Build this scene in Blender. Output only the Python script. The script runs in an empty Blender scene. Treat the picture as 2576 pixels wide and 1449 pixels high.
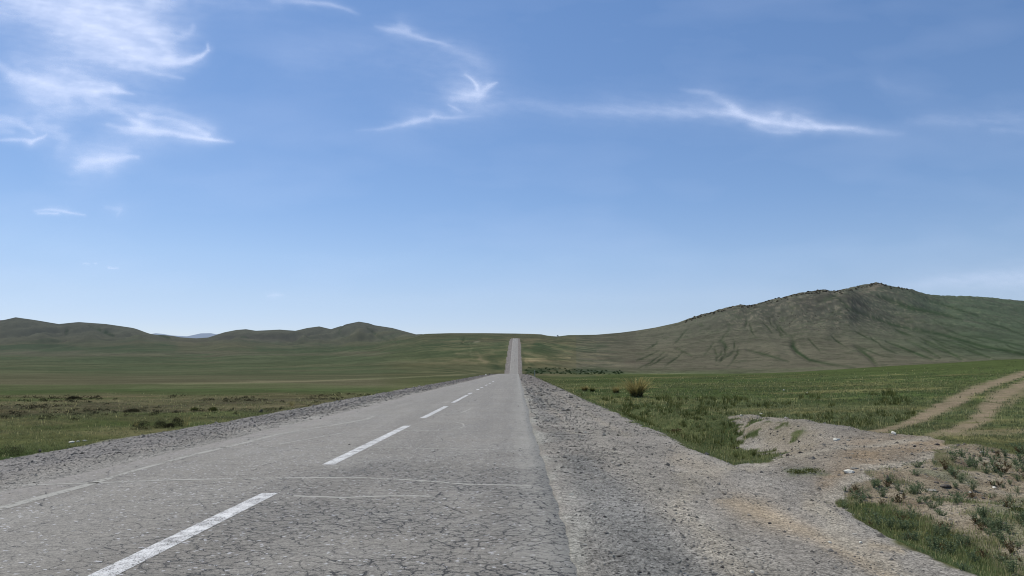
import bpy, math, random
import numpy as np
from mathutils import Vector
rng = np.random.default_rng(7); random.seed(7)
S = bpy.context.scene; COL = S.collection
# ------------------------------------------------------------------ camera
F = 1909.0; CX, CY = 1288.0, 724.5; CAMH = 1.5
PITCH = math.atan(210.5 / F); YAW = math.atan(13.5 / 1920.0)
cp, sp = math.cos(PITCH), math.sin(PITCH)
cam = bpy.data.cameras.new('camera'); cam_o = bpy.data.objects.new('camera', cam); COL.objects.link(cam_o)
cam.sensor_width = 36; cam.lens = 36 * F / 2576; cam.clip_start = 0.1; cam.clip_end = 400000
cam_o.location = (0, 0, CAMH); cam_o.rotation_euler = (math.pi / 2 + PITCH, 0, YAW)
S.camera = cam_o
cy_, sy_ = math.cos(YAW), math.sin(YAW)
def project(x, y, z):
    d = y * cy_ - x * sy_; r = x * cy_ + y * sy_; h = z - CAMH
    f = d * cp + h * sp; u = -d * sp + h * cp
    f = np.where(f < 0.05, 0.05, f)
    return CX + F * r / f, CY - F * u / f
def tanrow(row):
    dy = CY - row
    return (F * sp + dy * cp) / (F * cp - dy * sp)
def at(px, py, z):
    """pixel of the photograph -> point of the horizontal plane z"""
    t = tanrow(py); d = (z - CAMH) / t
    r = d * (px - CX) / (F * cp - (CY - py) * sp)
    return (r * cy_ - d * sy_, r * sy_ + d * cy_)
def atd(px, py, d):
    t = tanrow(py); r = d * (px - CX) / (F * cp - (CY - py) * sp)
    return (r * cy_ - d * sy_, r * sy_ + d * cy_, CAMH + d * t)
# ------------------------------------------------------------------ noise
def _h(ix, iy, s):
    n = (ix.astype(np.int64) * 374761393 + iy.astype(np.int64) * 668265263 + s * 1442695041) & 0x7fffffff
    n = ((n ^ (n >> 13)) * 1274126177) & 0x7fffffff
    n = ((n ^ (n >> 16)) * 1103515245) & 0x7fffffff
    return (n & 0xffffff) / float(0xffffff)
def vnoise(x, y, s=0):
    ix = np.floor(x); iy = np.floor(y); fx = x - ix; fy = y - iy
    fx = fx * fx * fx * (fx * (fx * 6 - 15) + 10); fy = fy * fy * fy * (fy * (fy * 6 - 15) + 10)
    a = _h(ix, iy, s); b = _h(ix + 1, iy, s); c = _h(ix, iy + 1, s); d = _h(ix + 1, iy + 1, s)
    return ((a + (b - a) * fx) * (1 - fy) + (c + (d - c) * fx) * fy) * 2 - 1
def fbm(x, y, oct=4, s=0, g=0.5):
    t = 0; a = 1; n = 0
    for i in range(oct):
        t = t + a * vnoise(x * 0.8 - y * 0.6 + 17.3 * i, x * 0.6 + y * 0.8 - 9.1 * i, s + i * 31); n += a
        x = x * 2.03; y = y * 2.03; a *= g
    return t / n * 1.6
def ss(a, b, x):
    t = np.clip((x - a) / (b - a), 0, 1); return t * t * (3 - 2 * t)
def pchip(xk, yk, x):
    xk = np.array(xk, float); yk = np.array(yk, float); h = np.diff(xk); d = np.diff(yk) / h
    m = np.zeros(len(xk))
    for i in range(1, len(xk) - 1):
        if d[i - 1] * d[i] > 0:
            w1 = 2 * h[i] + h[i - 1]; w2 = h[i] + 2 * h[i - 1]; m[i] = (w1 + w2) / (w1 / d[i - 1] + w2 / d[i])
    m[0] = d[0]; m[-1] = d[-1]
    x = np.clip(x, xk[0], xk[-1]); i = np.clip(np.searchsorted(xk, x) - 1, 0, len(h) - 1)
    t = (x - xk[i]) / h[i]; t2 = t * t; t3 = t2 * t
    return (2*t3-3*t2+1)*yk[i] + (t3-2*t2+t)*h[i]*m[i] + (-2*t3+3*t2)*yk[i+1] + (t3-t2)*h[i]*m[i+1]
def stroke(px, py, pts, p=2.0, up=1.0, dn=1.0):
    """soft brush mask along a polyline of (x, y, width, strength)"""
    out = np.zeros(px.shape); pts = np.array(pts, float)
    m = 3 * pts[:, 2].max()
    sel = (px > pts[:, 0].min() - m) & (px < pts[:, 0].max() + m) & (py > pts[:, 1].min() - m) & (py < pts[:, 1].max() + m)
    if not sel.any(): return out
    X = px[sel]; Y = py[sel]; best = np.zeros(X.shape)
    for a, b in zip(pts[:-1], pts[1:]):
        vx, vy = b[0] - a[0], b[1] - a[1]; L = vx * vx + vy * vy + 1e-9
        t = np.clip(((X - a[0]) * vx + (Y - a[1]) * vy) / L, 0, 1)
        dx = X - a[0] - t * vx; dy = Y - a[1] - t * vy
        w = a[2] + (b[2] - a[2]) * t; s = a[3] + (b[3] - a[3]) * t
        w = w * np.where(dy < 0, up, dn)
        best = np.maximum(best, s * np.exp(-(np.sqrt(dx * dx + dy * dy) / w) ** p))
    out[sel] = best; return out
def inpoly(px, py, poly):
    c = np.zeros(px.shape, bool); n = len(poly)
    for i in range(n):
        x1, y1 = poly[i]; x2, y2 = poly[(i + 1) % n]
        if y1 == y2: continue
        k = ((y1 > py) != (y2 > py)) & (px < (x2 - x1) * (py - y1) / (y2 - y1) + x1); c ^= k
    return c
def polymask(px, py, poly, soft):
    """inside mask with a soft border, soft in the units of px"""
    d = np.full(px.shape, 1e9)
    for i in range(len(poly)):
        ax, ay = poly[i]; bx, by = poly[(i + 1) % len(poly)]; vx, vy = bx - ax, by - ay; L = vx*vx + vy*vy + 1e-9
        t = np.clip(((px-ax)*vx + (py-ay)*vy) / L, 0, 1)
        d = np.minimum(d, np.hypot(px-ax-t*vx, py-ay-t*vy))
    d = np.where(inpoly(px, py, poly), d, -d)
    return ss(-soft, soft, d)
# ------------------------------------------------------------------ helpers
def tag(o, label=None, cat=None, group=None, kind=None):
    if label: o['label'] = label
    if cat: o['category'] = cat
    if group: o['group'] = group
    if kind: o['kind'] = kind
    return o
def mesh_np(name, V, faces, mat, parent=None, smooth=True, loops=None):
    me = bpy.data.meshes.new(name); V = np.asarray(V, np.float32); faces = np.asarray(faces, np.int32)
    k = faces.shape[1]
    me.vertices.add(len(V)); me.vertices.foreach_set('co', V.ravel())
    me.loops.add(faces.size); me.loops.foreach_set('vertex_index', faces.ravel())
    me.polygons.add(len(faces)); me.polygons.foreach_set('loop_start', np.arange(0, faces.size, k, dtype=np.int32))
    me.polygons.foreach_set('use_smooth', np.full(len(faces), smooth))
    me.update(calc_edges=True); me.validate()
    if mat: me.materials.append(mat)
    o = bpy.data.objects.new(name, me); COL.objects.link(o)
    if parent: o.parent = parent
    return o
def vcol(o, name, arr):
    a = o.data.color_attributes.new(name, 'FLOAT_COLOR', 'POINT')
    A = np.ones((len(arr), 4), np.float32); A[:, :arr.shape[1]] = arr; a.data.foreach_set('color', A.ravel())
KE = np.array([1.13, 1.12, 1.20])            # light that falls on level ground, for turning seen colours into albedo
def A(r, g, b):
    c = np.array([r, g, b]) / 255.0
    return np.where(c < 0.04045, c / 12.92, ((c + 0.055) / 1.055) ** 2.4) / KE
class NT:
    def __init__(s, tree): s.t = tree; s.n = tree.nodes; s.l = tree.links
    def node(s, typ, **kw):
        n = s.n.new(typ)
        for k, v in kw.items():
            if k.startswith('i_'): s.put(n, k[2:].replace('_', ' '), v)
            else: setattr(n, k, v)
        return n
    def put(s, n, key, v):
        inp = n.inputs[int(key)] if key.isdigit() else n.inputs[key]
        if isinstance(v, bpy.types.NodeSocket): s.l.new(v, inp)
        else: inp.default_value = v
    def math(s, op, a, b=0.0, c=0.0, clamp=False):
        n = s.node('ShaderNodeMath', operation=op, use_clamp=clamp)
        for i, v in enumerate((a, b, c)):
            s.put(n, str(i), v)
        return n.outputs[0]
    def mix(s, f, a, b, blend='MIX'):
        n = s.node('ShaderNodeMix', data_type='RGBA', blend_type=blend)
        s.put(n, '0', f); s.put(n, '6', a); s.put(n, '7', b); return n.outputs[2]
    def noise(s, vec, scale, detail=4, rough=0.55, dist=0.0):
        n = s.node('ShaderNodeTexNoise', i_Scale=scale, i_Detail=detail, i_Roughness=rough, i_Distortion=dist)
        s.l.new(vec, n.inputs['Vector']); return n.outputs[0]
    def vor(s, vec, scale, feature='F1', out='Distance', rnd=1.0, dim='3D'):
        n = s.node('ShaderNodeTexVoronoi', voronoi_dimensions=dim, feature=feature, i_Scale=scale, i_Randomness=rnd)
        s.l.new(vec, n.inputs['Vector']); return n.outputs[out]
    def rng(s, v, a, b, c=0.0, d=1.0, smooth=False):
        n = s.node('ShaderNodeMapRange', interpolation_type='SMOOTHSTEP' if smooth else 'LINEAR')
        for k, x in zip('01234', (v, a, b, c, d)): s.put(n, k, x)
        return n.outputs[0]
    def attr(s, name): return s.node('ShaderNodeAttribute', attribute_name=name)
def newmat(name):
    m = bpy.data.materials.new(name); m.use_nodes = True; m.node_tree.nodes.clear(); return m, NT(m.node_tree)
def out(T, sh): T.l.new(sh, T.node('ShaderNodeOutputMaterial').inputs[0])
def c4(a): return (float(a[0]), float(a[1]), float(a[2]), 1.0)
HAZE_GLOW = (0.40, 0.50, 0.70, 1)
def with_painted_haze(T, shader, dist=26000.0):
    """aerial haze painted into the material as sky-coloured emission that grows with the distance from the place where the road was photographed"""
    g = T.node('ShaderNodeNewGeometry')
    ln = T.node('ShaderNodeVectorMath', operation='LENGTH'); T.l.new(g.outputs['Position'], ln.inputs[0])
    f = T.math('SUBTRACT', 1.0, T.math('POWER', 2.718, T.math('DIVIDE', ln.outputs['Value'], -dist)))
    em = T.node('ShaderNodeEmission', i_Color=HAZE_GLOW, i_Strength=1.0)  # sky-coloured glow painted on the surface in place of airlight
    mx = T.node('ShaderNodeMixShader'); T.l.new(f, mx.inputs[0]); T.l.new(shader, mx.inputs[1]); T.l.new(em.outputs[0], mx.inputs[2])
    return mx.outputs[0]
# ------------------------------------------------------------------ world and sun
SUN_EL, SUN_AZ = math.radians(61), math.radians(-42)      # azimuth from +Y, negative to the left
W = bpy.data.worlds.new('World'); S.world = W; W.use_nodes = True; W.node_tree.nodes.clear(); T = NT(W.node_tree)
sky = T.node('ShaderNodeTexSky', sky_type='NISHITA', sun_disc=False, sun_elevation=SUN_EL, sun_rotation=SUN_AZ,
             altitude=1300.0, air_density=1.0, dust_density=0.7, ozone_density=1.6)
tc = T.node('ShaderNodeTexCoord'); sz = T.node('ShaderNodeSeparateXYZ'); T.l.new(tc.outputs['Generated'], sz.inputs[0])
rpw = T.node('ShaderNodeValToRGB'); T.l.new(sz.outputs[2], rpw.inputs[0]); ee = rpw.color_ramp.elements      # air colour of a dry highland day
SKYT = [(0.0, (.98, .95, 1.12)), (.06, (.97, .95, 1.12)), (.095, (1.03, 1.0, 1.10)), (.145, (1.06, 1.07, 1.15)), (.22, (.97, 1.06, 1.18)), (.45, (.93, 1.10, 1.26)), (1.0, (.93, 1.08, 1.22))]
ee[0].position = 0; ee[1].position = 1
for p_, c_ in SKYT[1:-1]: ee.new(p_)
for e_, (p_, c_) in zip(sorted(ee, key=lambda q: q.position), SKYT): e_.color = tuple(v / 1.3 for v in c_) + (1,)
skc = T.mix(1.0, sky.outputs[0], rpw.outputs[0], 'MULTIPLY')
bg = T.node('ShaderNodeBackground', i_Strength=0.13); T.l.new(skc, bg.inputs[0])
T.l.new(bg.outputs[0], T.node('ShaderNodeOutputWorld').inputs[0])
sl = bpy.data.lights.new('sun', 'SUN'); sl.energy = 4.2; sl.angle = math.radians(0.53); sl.color = (1.0, 0.955, 0.885)
so = bpy.data.objects.new('sun', sl); COL.objects.link(so)
sd = Vector((math.sin(SUN_AZ) * math.cos(SUN_EL), math.cos(SUN_AZ) * math.cos(SUN_EL), math.sin(SUN_EL)))
so.rotation_euler = sd.to_track_quat('Z', 'Y').to_euler(); so.location = (-40, 40, 80)
S.view_settings.view_transform = 'Standard'; S.view_settings.look = 'None'; S.view_settings.exposure = 0
# ------------------------------------------------------------------ road line
RX = -3.07; HW = 3.5
_yk = [-60, 25, 50, 100, 139, 200, 250, 290, 340, 400, 470, 540, 590, 636, 700, 780, 900, 1000, 1132, 1160, 1250, 1400, 1700]
_zk = [0, 0, 0.09, 0.26, 0.40, 0.62, 0.74, 0.72, 0.2, -1.6, -5.0, -5.6, -3.4, 0.0, 7.0, 16.5, 29.8, 39.4, 50.6, 52.2, 54.0, 55, 56]
_yy = np.arange(-60, 1701, 1.0); _zz = pchip(_yk, _zk, _yy)
_k = np.exp(-0.5 * (np.arange(-24, 25) / 9.0) ** 2); _k /= _k.sum()
_sm = np.convolve(np.pad(_zz, 24, mode='edge'), _k, 'valid'); _w = ss(30, 90, _yy) ; _zz = _zz * (1 - _w) + _sm * _w
def zroad(y): return np.interp(y, _yy, _zz)
# ------------------------------------------------------------------ terrain heights
SKY = [(-600,835),(-300,830),(-100,812),(0,805),(30,798),(80,805),(140,815),(190,810),(260,815),(330,825),(390,838),(450,848.5),(490,851),(520,849),(560,836),(590,830),(615,828),(640,832),(700,829),(740,832),(770,825),(800,821),(830,828),(870,815),(900,809),(925,813),(940,818),(985,825),(1030,837),(1045,841),(1080,839.5),(1130,838),(1220,838),(1300,839),(1340,840),(1362,841),(1376,844),(1390,845.5),(1402,846.5),(1430,843),(1500,842),(1560,837),(1600,832),(1650,824),(1710,811),(1730,803),(1790,786),(1840,772),(1872,766),(1885,770),(1905,765),(1935,757),(1975,748),(2010,739),(2050,733),(2085,728),(2105,733),(2140,725),(2180,717),(2215,711),(2228,713),(2260,722),(2305,728),(2345,741),(2400,745),(2450,745),(2500,748),(2530,752),(2576,756),(2700,770),(3000,800),(3600,850)]
TAB = {   # display column: [(depth, row)] beyond 60 m; near heights come from NEAR
 -600: [(100,983),(150,966),(220,956),(300,950),(450,943),(640,932),(1000,915),(1600,898),(2500,878),(3000,856),(3600,812),(5000,845)],
 0:    [(100,983),(150,966),(220,956),(300,950),(450,943),(640,932),(1000,915),(1600,898),(2500,878),(3000,850),(3600,805),(5000,845)],
 450:  [(100,983),(150,966),(220,956),(300,950),(450,943),(640,932),(1000,915),(1600,895),(2500,870),(3000,860),(3600,852),(5000,860)],
 700:  [(100,983),(150,966),(220,956),(300,949),(450,942),(640,930),(1000,910),(1600,886),(2500,870),(3000,858),(3600,830),(5000,850)],
 900:  [(100,983),(150,966),(220,955),(300,948),(450,941),(640,925),(1000,896),(1600,868),(2500,866),(3000,850),(3600,810),(5000,850)],
 1020: [(100,983),(150,964),(220,952),(300,945),(450,940),(640,922),(1000,880),(1500,852),(1800,850),(2500,852),(3600,836),(5000,850)],
 1100: [(100,982),(150,963),(220,951),(300,944),(450,941),(640,925),(780,902),(1132,862),(1700,839),(2500,850),(5000,860)],
 1240: [(100,980),(150,962),(220,950),(300,944),(450,946),(600,941),(640,935),(780,899),(1132,857),(1700,838),(2500,850),(5000,860)],
 1330: [(100,980),(150,962),(220,950),(300,944),(450,946),(600,940),(640,936),(780,900),(1132,856),(1400,851),(1700,840),(2500,850),(5000,862)],
 1400: [(100,980),(150,962),(220,950),(300,943),(450,947),(600,940),(640,934),(780,908),(1132,862),(1400,850),(1600,846.5),(2000,856),(5000,870)],
 1500: [(100,977),(150,960),(220,948),(300,941.5),(450,952),(600,941),(700,930),(900,897),(1200,864),(1700,842),(2500,860),(5000,880)],
 1700: [(100,973),(150,957),(220,946),(290,941),(450,955),(600,944),(700,930),(900,898),(1200,858),(1600,812),(2200,850),(5000,880)],
 1900: [(100,969),(150,953),(220,941),(270,939),(400,955),(560,944),(700,922),(900,885),(1200,828),(1500,765),(2200,830),(5000,880)],
 2100: [(100,965),(150,946),(200,934),(240,930),(380,950),(500,942),(700,912),(900,872),(1200,805),(1500,728),(1800,760),(2600,830),(5000,880)],
 2220: [(100,962),(150,940),(200,926),(230,923),(380,945),(500,938),(700,906),(900,872),(1200,820),(1500,765),(1900,711),(2600,800),(5000,880)],
 2400: [(100,955),(150,930),(190,916),(220,914),(360,940),(500,932),(700,902),(900,876),(1200,838),(1600,790),(2100,745),(2600,780),(5000,880)],
 2576: [(100,948),(150,920),(190,906),(220,905),(360,930),(500,925),(700,900),(900,882),(1200,852),(1700,800),(2300,757),(2900,790),(5000,880)],
 3600: [(100,935),(150,915),(190,905),(220,905),(360,925),(500,920),(700,905),(900,895),(1200,885),(1700,870),(2300,850),(2900,860),(5000,880)],
}
NEAR = {-600:(-1.0,-1.0,-1.0), 0:(-1.0,-1.0,-1.0), 450:(-1.0,-1.0,-1.0), 700:(-1.0,-1.0,-1.0), 900:(-1,-1,-1), 1020:(-1,-1,-1), 1100:(-1,-1,-.98), 1240:(-1,-1,-.9), 1330:(-.9,-.9,-.9),
        1400:(-.9,-.9,-.85), 1500:(-.9,-.92,-.8), 1700:(-.8,-.9,-.75), 1900:(-.7,-.88,-.65), 2100:(-.6,-.8,-.5), 2220:(-.55,-.7,-.35), 2400:(-.5,-.6,-.2), 2576:(-.5,-.5,-.05), 3600:(-.5,-.4,.1)}
GU = np.arange(-620, 3620, 10.0); GD = np.exp(np.linspace(math.log(1.0), math.log(120000.0), 900)); LGD = np.log(GD)
keys = sorted(TAB); prof = []
for k in keys:
    n = NEAR[k]; dd = [1, 14, 35, 60]; zz = [n[0], n[0], n[1], n[2]]
    for d, r in TAB[k]: dd.append(d); zz.append(CAMH + d * tanrow(r))
    zl = zz[-1]; dd += [9000, 30000, 120000]; zz += [max(zl * 0.5, 60), 40, 40]
    prof.append(pchip(np.log(dd), zz, LGD))
prof = np.array(prof)
ZG = np.array([pchip(keys, prof[:, j], GU) for j in range(len(GD))]).T          # [u, d]
# smooth along u a little, then fit the skyline
kk = np.exp(-0.5 * (np.arange(-6, 7) / 2.5) ** 2); kk /= kk.sum()
ZG = np.apply_along_axis(lambda c: np.convolve(np.pad(c, 6, mode='edge'), kk, 'valid'), 0, ZG)
def ztab(u, d):
    iu = np.clip((u - GU[0]) / 10.0, 0, len(GU) - 1.001); i = iu.astype(int); fu = iu - i
    jd = np.clip((np.log(np.maximum(d, 1.01)) - LGD[0]) / (LGD[1] - LGD[0]), 0, len(GD) - 1.001); j = jd.astype(int); fd = jd - j
    return (ZG[i, j]*(1-fu)*(1-fd) + ZG[i+1, j]*fu*(1-fd) + ZG[i, j+1]*(1-fu)*fd + ZG[i+1, j+1]*fu*fd)
def invrow(t):     # tan of the elevation -> row
    return CY - F * (t * cp - sp) / (cp + t * sp)
TG = (ZG - CAMH) / GD[None, :]; HI = GD > 500
crest = TG[:, HI].max(1); gskyx = [p[0] for p in SKY]; gskyt = [tanrow(p[1]) for p in SKY]
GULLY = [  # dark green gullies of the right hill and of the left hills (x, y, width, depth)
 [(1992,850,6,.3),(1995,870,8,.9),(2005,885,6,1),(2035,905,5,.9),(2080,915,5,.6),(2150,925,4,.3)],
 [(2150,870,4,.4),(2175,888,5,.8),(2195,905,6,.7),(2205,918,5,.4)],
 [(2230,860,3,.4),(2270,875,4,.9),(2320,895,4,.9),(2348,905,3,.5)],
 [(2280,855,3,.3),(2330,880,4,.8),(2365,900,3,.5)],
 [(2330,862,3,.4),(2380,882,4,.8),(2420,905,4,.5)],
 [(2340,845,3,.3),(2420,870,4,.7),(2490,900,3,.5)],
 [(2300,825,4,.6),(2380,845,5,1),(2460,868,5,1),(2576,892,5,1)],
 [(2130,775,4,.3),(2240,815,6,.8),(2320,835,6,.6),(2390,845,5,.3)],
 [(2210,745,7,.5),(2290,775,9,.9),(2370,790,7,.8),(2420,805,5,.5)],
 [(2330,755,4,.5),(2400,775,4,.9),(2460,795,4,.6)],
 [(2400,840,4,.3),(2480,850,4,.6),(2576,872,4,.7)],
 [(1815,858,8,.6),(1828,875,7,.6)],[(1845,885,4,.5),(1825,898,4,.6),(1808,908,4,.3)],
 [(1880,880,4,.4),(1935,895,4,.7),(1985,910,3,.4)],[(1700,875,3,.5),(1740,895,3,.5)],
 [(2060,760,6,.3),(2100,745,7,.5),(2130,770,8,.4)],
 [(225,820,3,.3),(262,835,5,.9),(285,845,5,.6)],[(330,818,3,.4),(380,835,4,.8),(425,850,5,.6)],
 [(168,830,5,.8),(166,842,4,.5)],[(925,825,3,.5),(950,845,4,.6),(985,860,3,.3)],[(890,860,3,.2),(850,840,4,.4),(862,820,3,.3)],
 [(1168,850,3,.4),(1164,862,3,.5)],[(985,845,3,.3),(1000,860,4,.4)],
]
_g = np.random.default_rng(31); MINOR = []
for _i in range(46):
    _u = _g.uniform(1640, 2560); _r = _g.uniform(800, 880) + max(0, 1850 - _u) * .12; _sl = np.interp(_u, [1640, 1750, 1900, 2050, 2200, 2400, 2560], [-1.6, -1.0, .2, 1.0, 1.9, 2.4, 2.8]) + _g.normal(0, .25); _L = _g.uniform(16, 46); _p = []
    for _k in range(5): _t = _k / 4; _p.append((_u + _sl * _L * _t * (.7 + .5 * _t) + _g.normal(0, 1.2), _r + _L * _t, _g.uniform(1.4, 2.8), _g.uniform(.45, 1.0) * math.sin(math.pi * (.15 + .75 * _t))))
    MINOR.append(_p)
SPUR = [ # rounded spurs of the right hill (x, y, width, height)
 [(2085,732,14,.4),(2105,765,26,1),(2118,800,30,1),(2085,830,28,.7),(2060,860,24,.3)], [(2215,715,12,.4),(2262,760,22,.9),(2330,800,24,1),(2430,830,22,.8),(2576,868,20,.7)],
 [(2330,745,10,.3),(2420,785,18,.9),(2500,805,18,.9),(2600,825,18,.8)], [(1885,775,10,.3),(1905,810,24,.7),(1900,850,26,.5)], [(1985,750,12,.3),(2010,790,22,.8),(2030,830,24,.4)],
 [(2180,850,22,.3),(2230,885,22,.5),(2260,915,20,.2)], [(1930,855,18,.3),(1950,890,22,.5)], [(2480,755,10,.3),(2540,775,14,.8),(2620,790,14,.6)],
 [(60,815,16,.4),(110,835,22,.8),(120,860,20,.3)], [(200,818,12,.4),(230,845,20,.8)], [(310,828,10,.4),(345,850,16,.7)], [(615,835,8,.5),(600,850,14,.6)], [(895,815,10,.5),(905,840,20,.9),(880,860,16,.4)], [(740,838,8,.4),(760,852,12,.6)]]
BERM = [(9.6,22.0,1.3,1),(9.0,27,1.6,1),(8.6,31,1.6,1),(7.6,38,1.5,.9),(6.6,46,1.3,.6)]
ACC = [(3.5,13.9,1.6,1),(6.0,15.2,2.2,1),(8.5,18.0,2.6,1),(11.0,20.8,2.6,1),(14,23.5,2.6,.7),(18,27,2.6,.0)]
def height(x, y, full=True):
    x = np.asarray(x, float); y = np.asarray(y, float)
    d0 = y * cy_ - x * sy_; rr = np.hypot(x, y); d = np.maximum(d0, rr * 0.62); r = x * cy_ + y * sy_
    u = CX + 1920.0 * np.clip(r / d, -3, 3)
    z = ztab(u, d)
    # skyline fit: raise or lower the upper part of each hill
    c = np.interp(u, GU, crest); s = np.interp(u, gskyx, gskyt); t = (z - CAMH) / np.maximum(d, 1)
    base = 0.0; w = np.clip((t - base) / np.maximum(c - base, 1e-3), 0, 1) ** 1.5 * (d > 420)
    prox = ss(0.72, 0.98, w)
    z = z + (s - c) * w * d
    # relief
    far = ss(350, 900, d)
    n1 = fbm(x / 260, y / 260, 4, 11); rid = 1 - np.abs(fbm(x / 210, y / 330, 4, 23)) * 2
    rh = ss(1500, 1800, u) * ss(500, 900, d)
    z = z + far * (1 - prox) * d * (0.0022 * n1 + rh * 0.0045 * rid * w + (1 - rh) * ss(1800, 2900, d) * 0.006 * rid)
    z = z + ss(60, 160, d) * (1 - far) * fbm(x / 40, y / 40, 3, 5) * 0.12
    rock = rh * ss(1680, 1760, u) * w ** 2 * d
    z = z + rock * (0.0010 * np.abs(fbm(x / 22, y / 22, 4, 71)) + 0.0006 * fbm(x / 9, y / 9, 3, 77)) - rock * 0.0004
    if full:
        px, py = project(x, y, z)
        for g in GULLY: z = z - stroke(px, py, g) * d * 0.0035 * (d > 500)
        for g in MINOR: z = z - stroke(px, py, g) * d * .0014 * (d > 500)
        for g in SPUR: z = z + stroke(px, py, g) * d * 0.0062 * (d > 500) * (1 - prox) * (1 - ss(2400, 3200, d) * .35)
    # near ground on the right: berm, side road, ditches
    nr = (x > 3) & (y > 0) & (y < 70)
    z = z + (rr < 90) * (fbm(x / 6, y / 6, 3, 3) * 0.05 + fbm(x / 1.6, y / 1.6, 3, 9) * 0.022)
    if nr.any():
        bm = stroke(x, y, BERM, 3.0) * nr; z = z + bm * (0.62 + 0.1 * fbm(x / 1.5, y / 1.5, 3, 44))
        di = stroke(x, y, [(5.9, 17.5, 1.2, .8), (6.2, 24, 1.4, 1), (5.9, 36, 1.2, 1), (5.4, 60, 1.2, .4)], 2) * nr; z = z - di * 0.18
        z = z + ss(6.2, 7.5, x) * (y < 16) * nr * (.10 * fbm(x / 1.3, y / 1.3, 4, 46) + .03 * fbm(x / .3, y / .3, 3, 47)); ac = stroke(x, y, ACC, 4.0) * nr; z = z * (1 - ac) + (-0.33 + 0.07 * fbm(x / 1.6, y / 1.6, 3, 8) + .015 * fbm(x / .3, y / .3, 3, 7)) * ac
        dt = stroke(x, y, [(5.6, 3, .8, 1), (5.6, 9.5, .8, 1), (6.2, 11.5, .7, .2)], 2) * nr; z = z - dt * 0.16
    # road formation
    lat = np.abs(x - RX); zr = zroad(y); wob = 0.18 * fbm(y / 3.0, x * 0.05, 3, 61) * (1 - ss(120, 260, y))
    lim = np.where(x < RX, 7.7, 7.25) + wob
    sft = np.maximum(0, lat - lim)
    shz = zr - 0.05 - 0.25 * ss(HW, 7.5, lat)
    emb = np.where((y < 1180), 0.36 * sft, 1e6) + 1e6 * ss(1120, 1200, y) * (lat > 7)
    zz_ = np.clip(z, shz - emb, shz + emb * 0.8)
    gn = (lat < lim + 0.3) * (y < 80) * (0.012 * fbm(x / 0.35, y / 0.35, 3, 15) + 0.02 * fbm(x / 1.8, y / 4, 2, 16)) * ss(HW, HW + 0.7, lat)
    z = zz_ + gn
    # under the asphalt the ground lies lower
    under = (y < 1190) * (1 - ss(HW - 0.35, HW - 0.05, lat))
    z = z - under * (0.06 + 0.0010 * np.maximum(y, 0))
    return z
# ------------------------------------------------------------------ terrain colours
def band(pos, stops):
    xs = [s[0] for s in stops]; c = np.array([s[1] for s in stops])
    return np.stack([np.interp(pos, xs, c[:, i]) for i in range(3)], -1)
def mixc(c, col, m): return c * (1 - m[:, None]) + np.asarray(col)[None, :] * m[:, None]
GRAVEL_R = [(4.25, -20), (4.25, 3.5)] + [at(a, b, -.3) for a, b in ((2400,1449),(2330,1385),(2250,1335),(2170,1290),(2112,1238))] + [at(a, b, -.38) for a, b in ((2150,1208),(2240,1185),(2330,1160),(2400,1128),(2330,1107),(2200,1094),(2068,1084))] + \
           [at(a, b, -.28) for a, b in ((1990,1056),(1900,1041),(1828,1042),(1870,1066),(1945,1098),(1965,1122),(1930,1150),(1875,1159),(1800,1137))] + [(4.35, 19), (4.2, 60), (4.15, 1300), (-3, 1300), (-3, -20)]
DIRT_P = [at(a, b, -.45) for a, b in ((2125,1228),(2240,1182),(2340,1156),(2420,1130),(2600,1160),(2900,1200))] + [(22, 3), (9, 1.5)] + [at(a, b, -.45) for a, b in ((2760,1560),(2620,1440),(2500,1350),(2370,1290),(2230,1243))]
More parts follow.
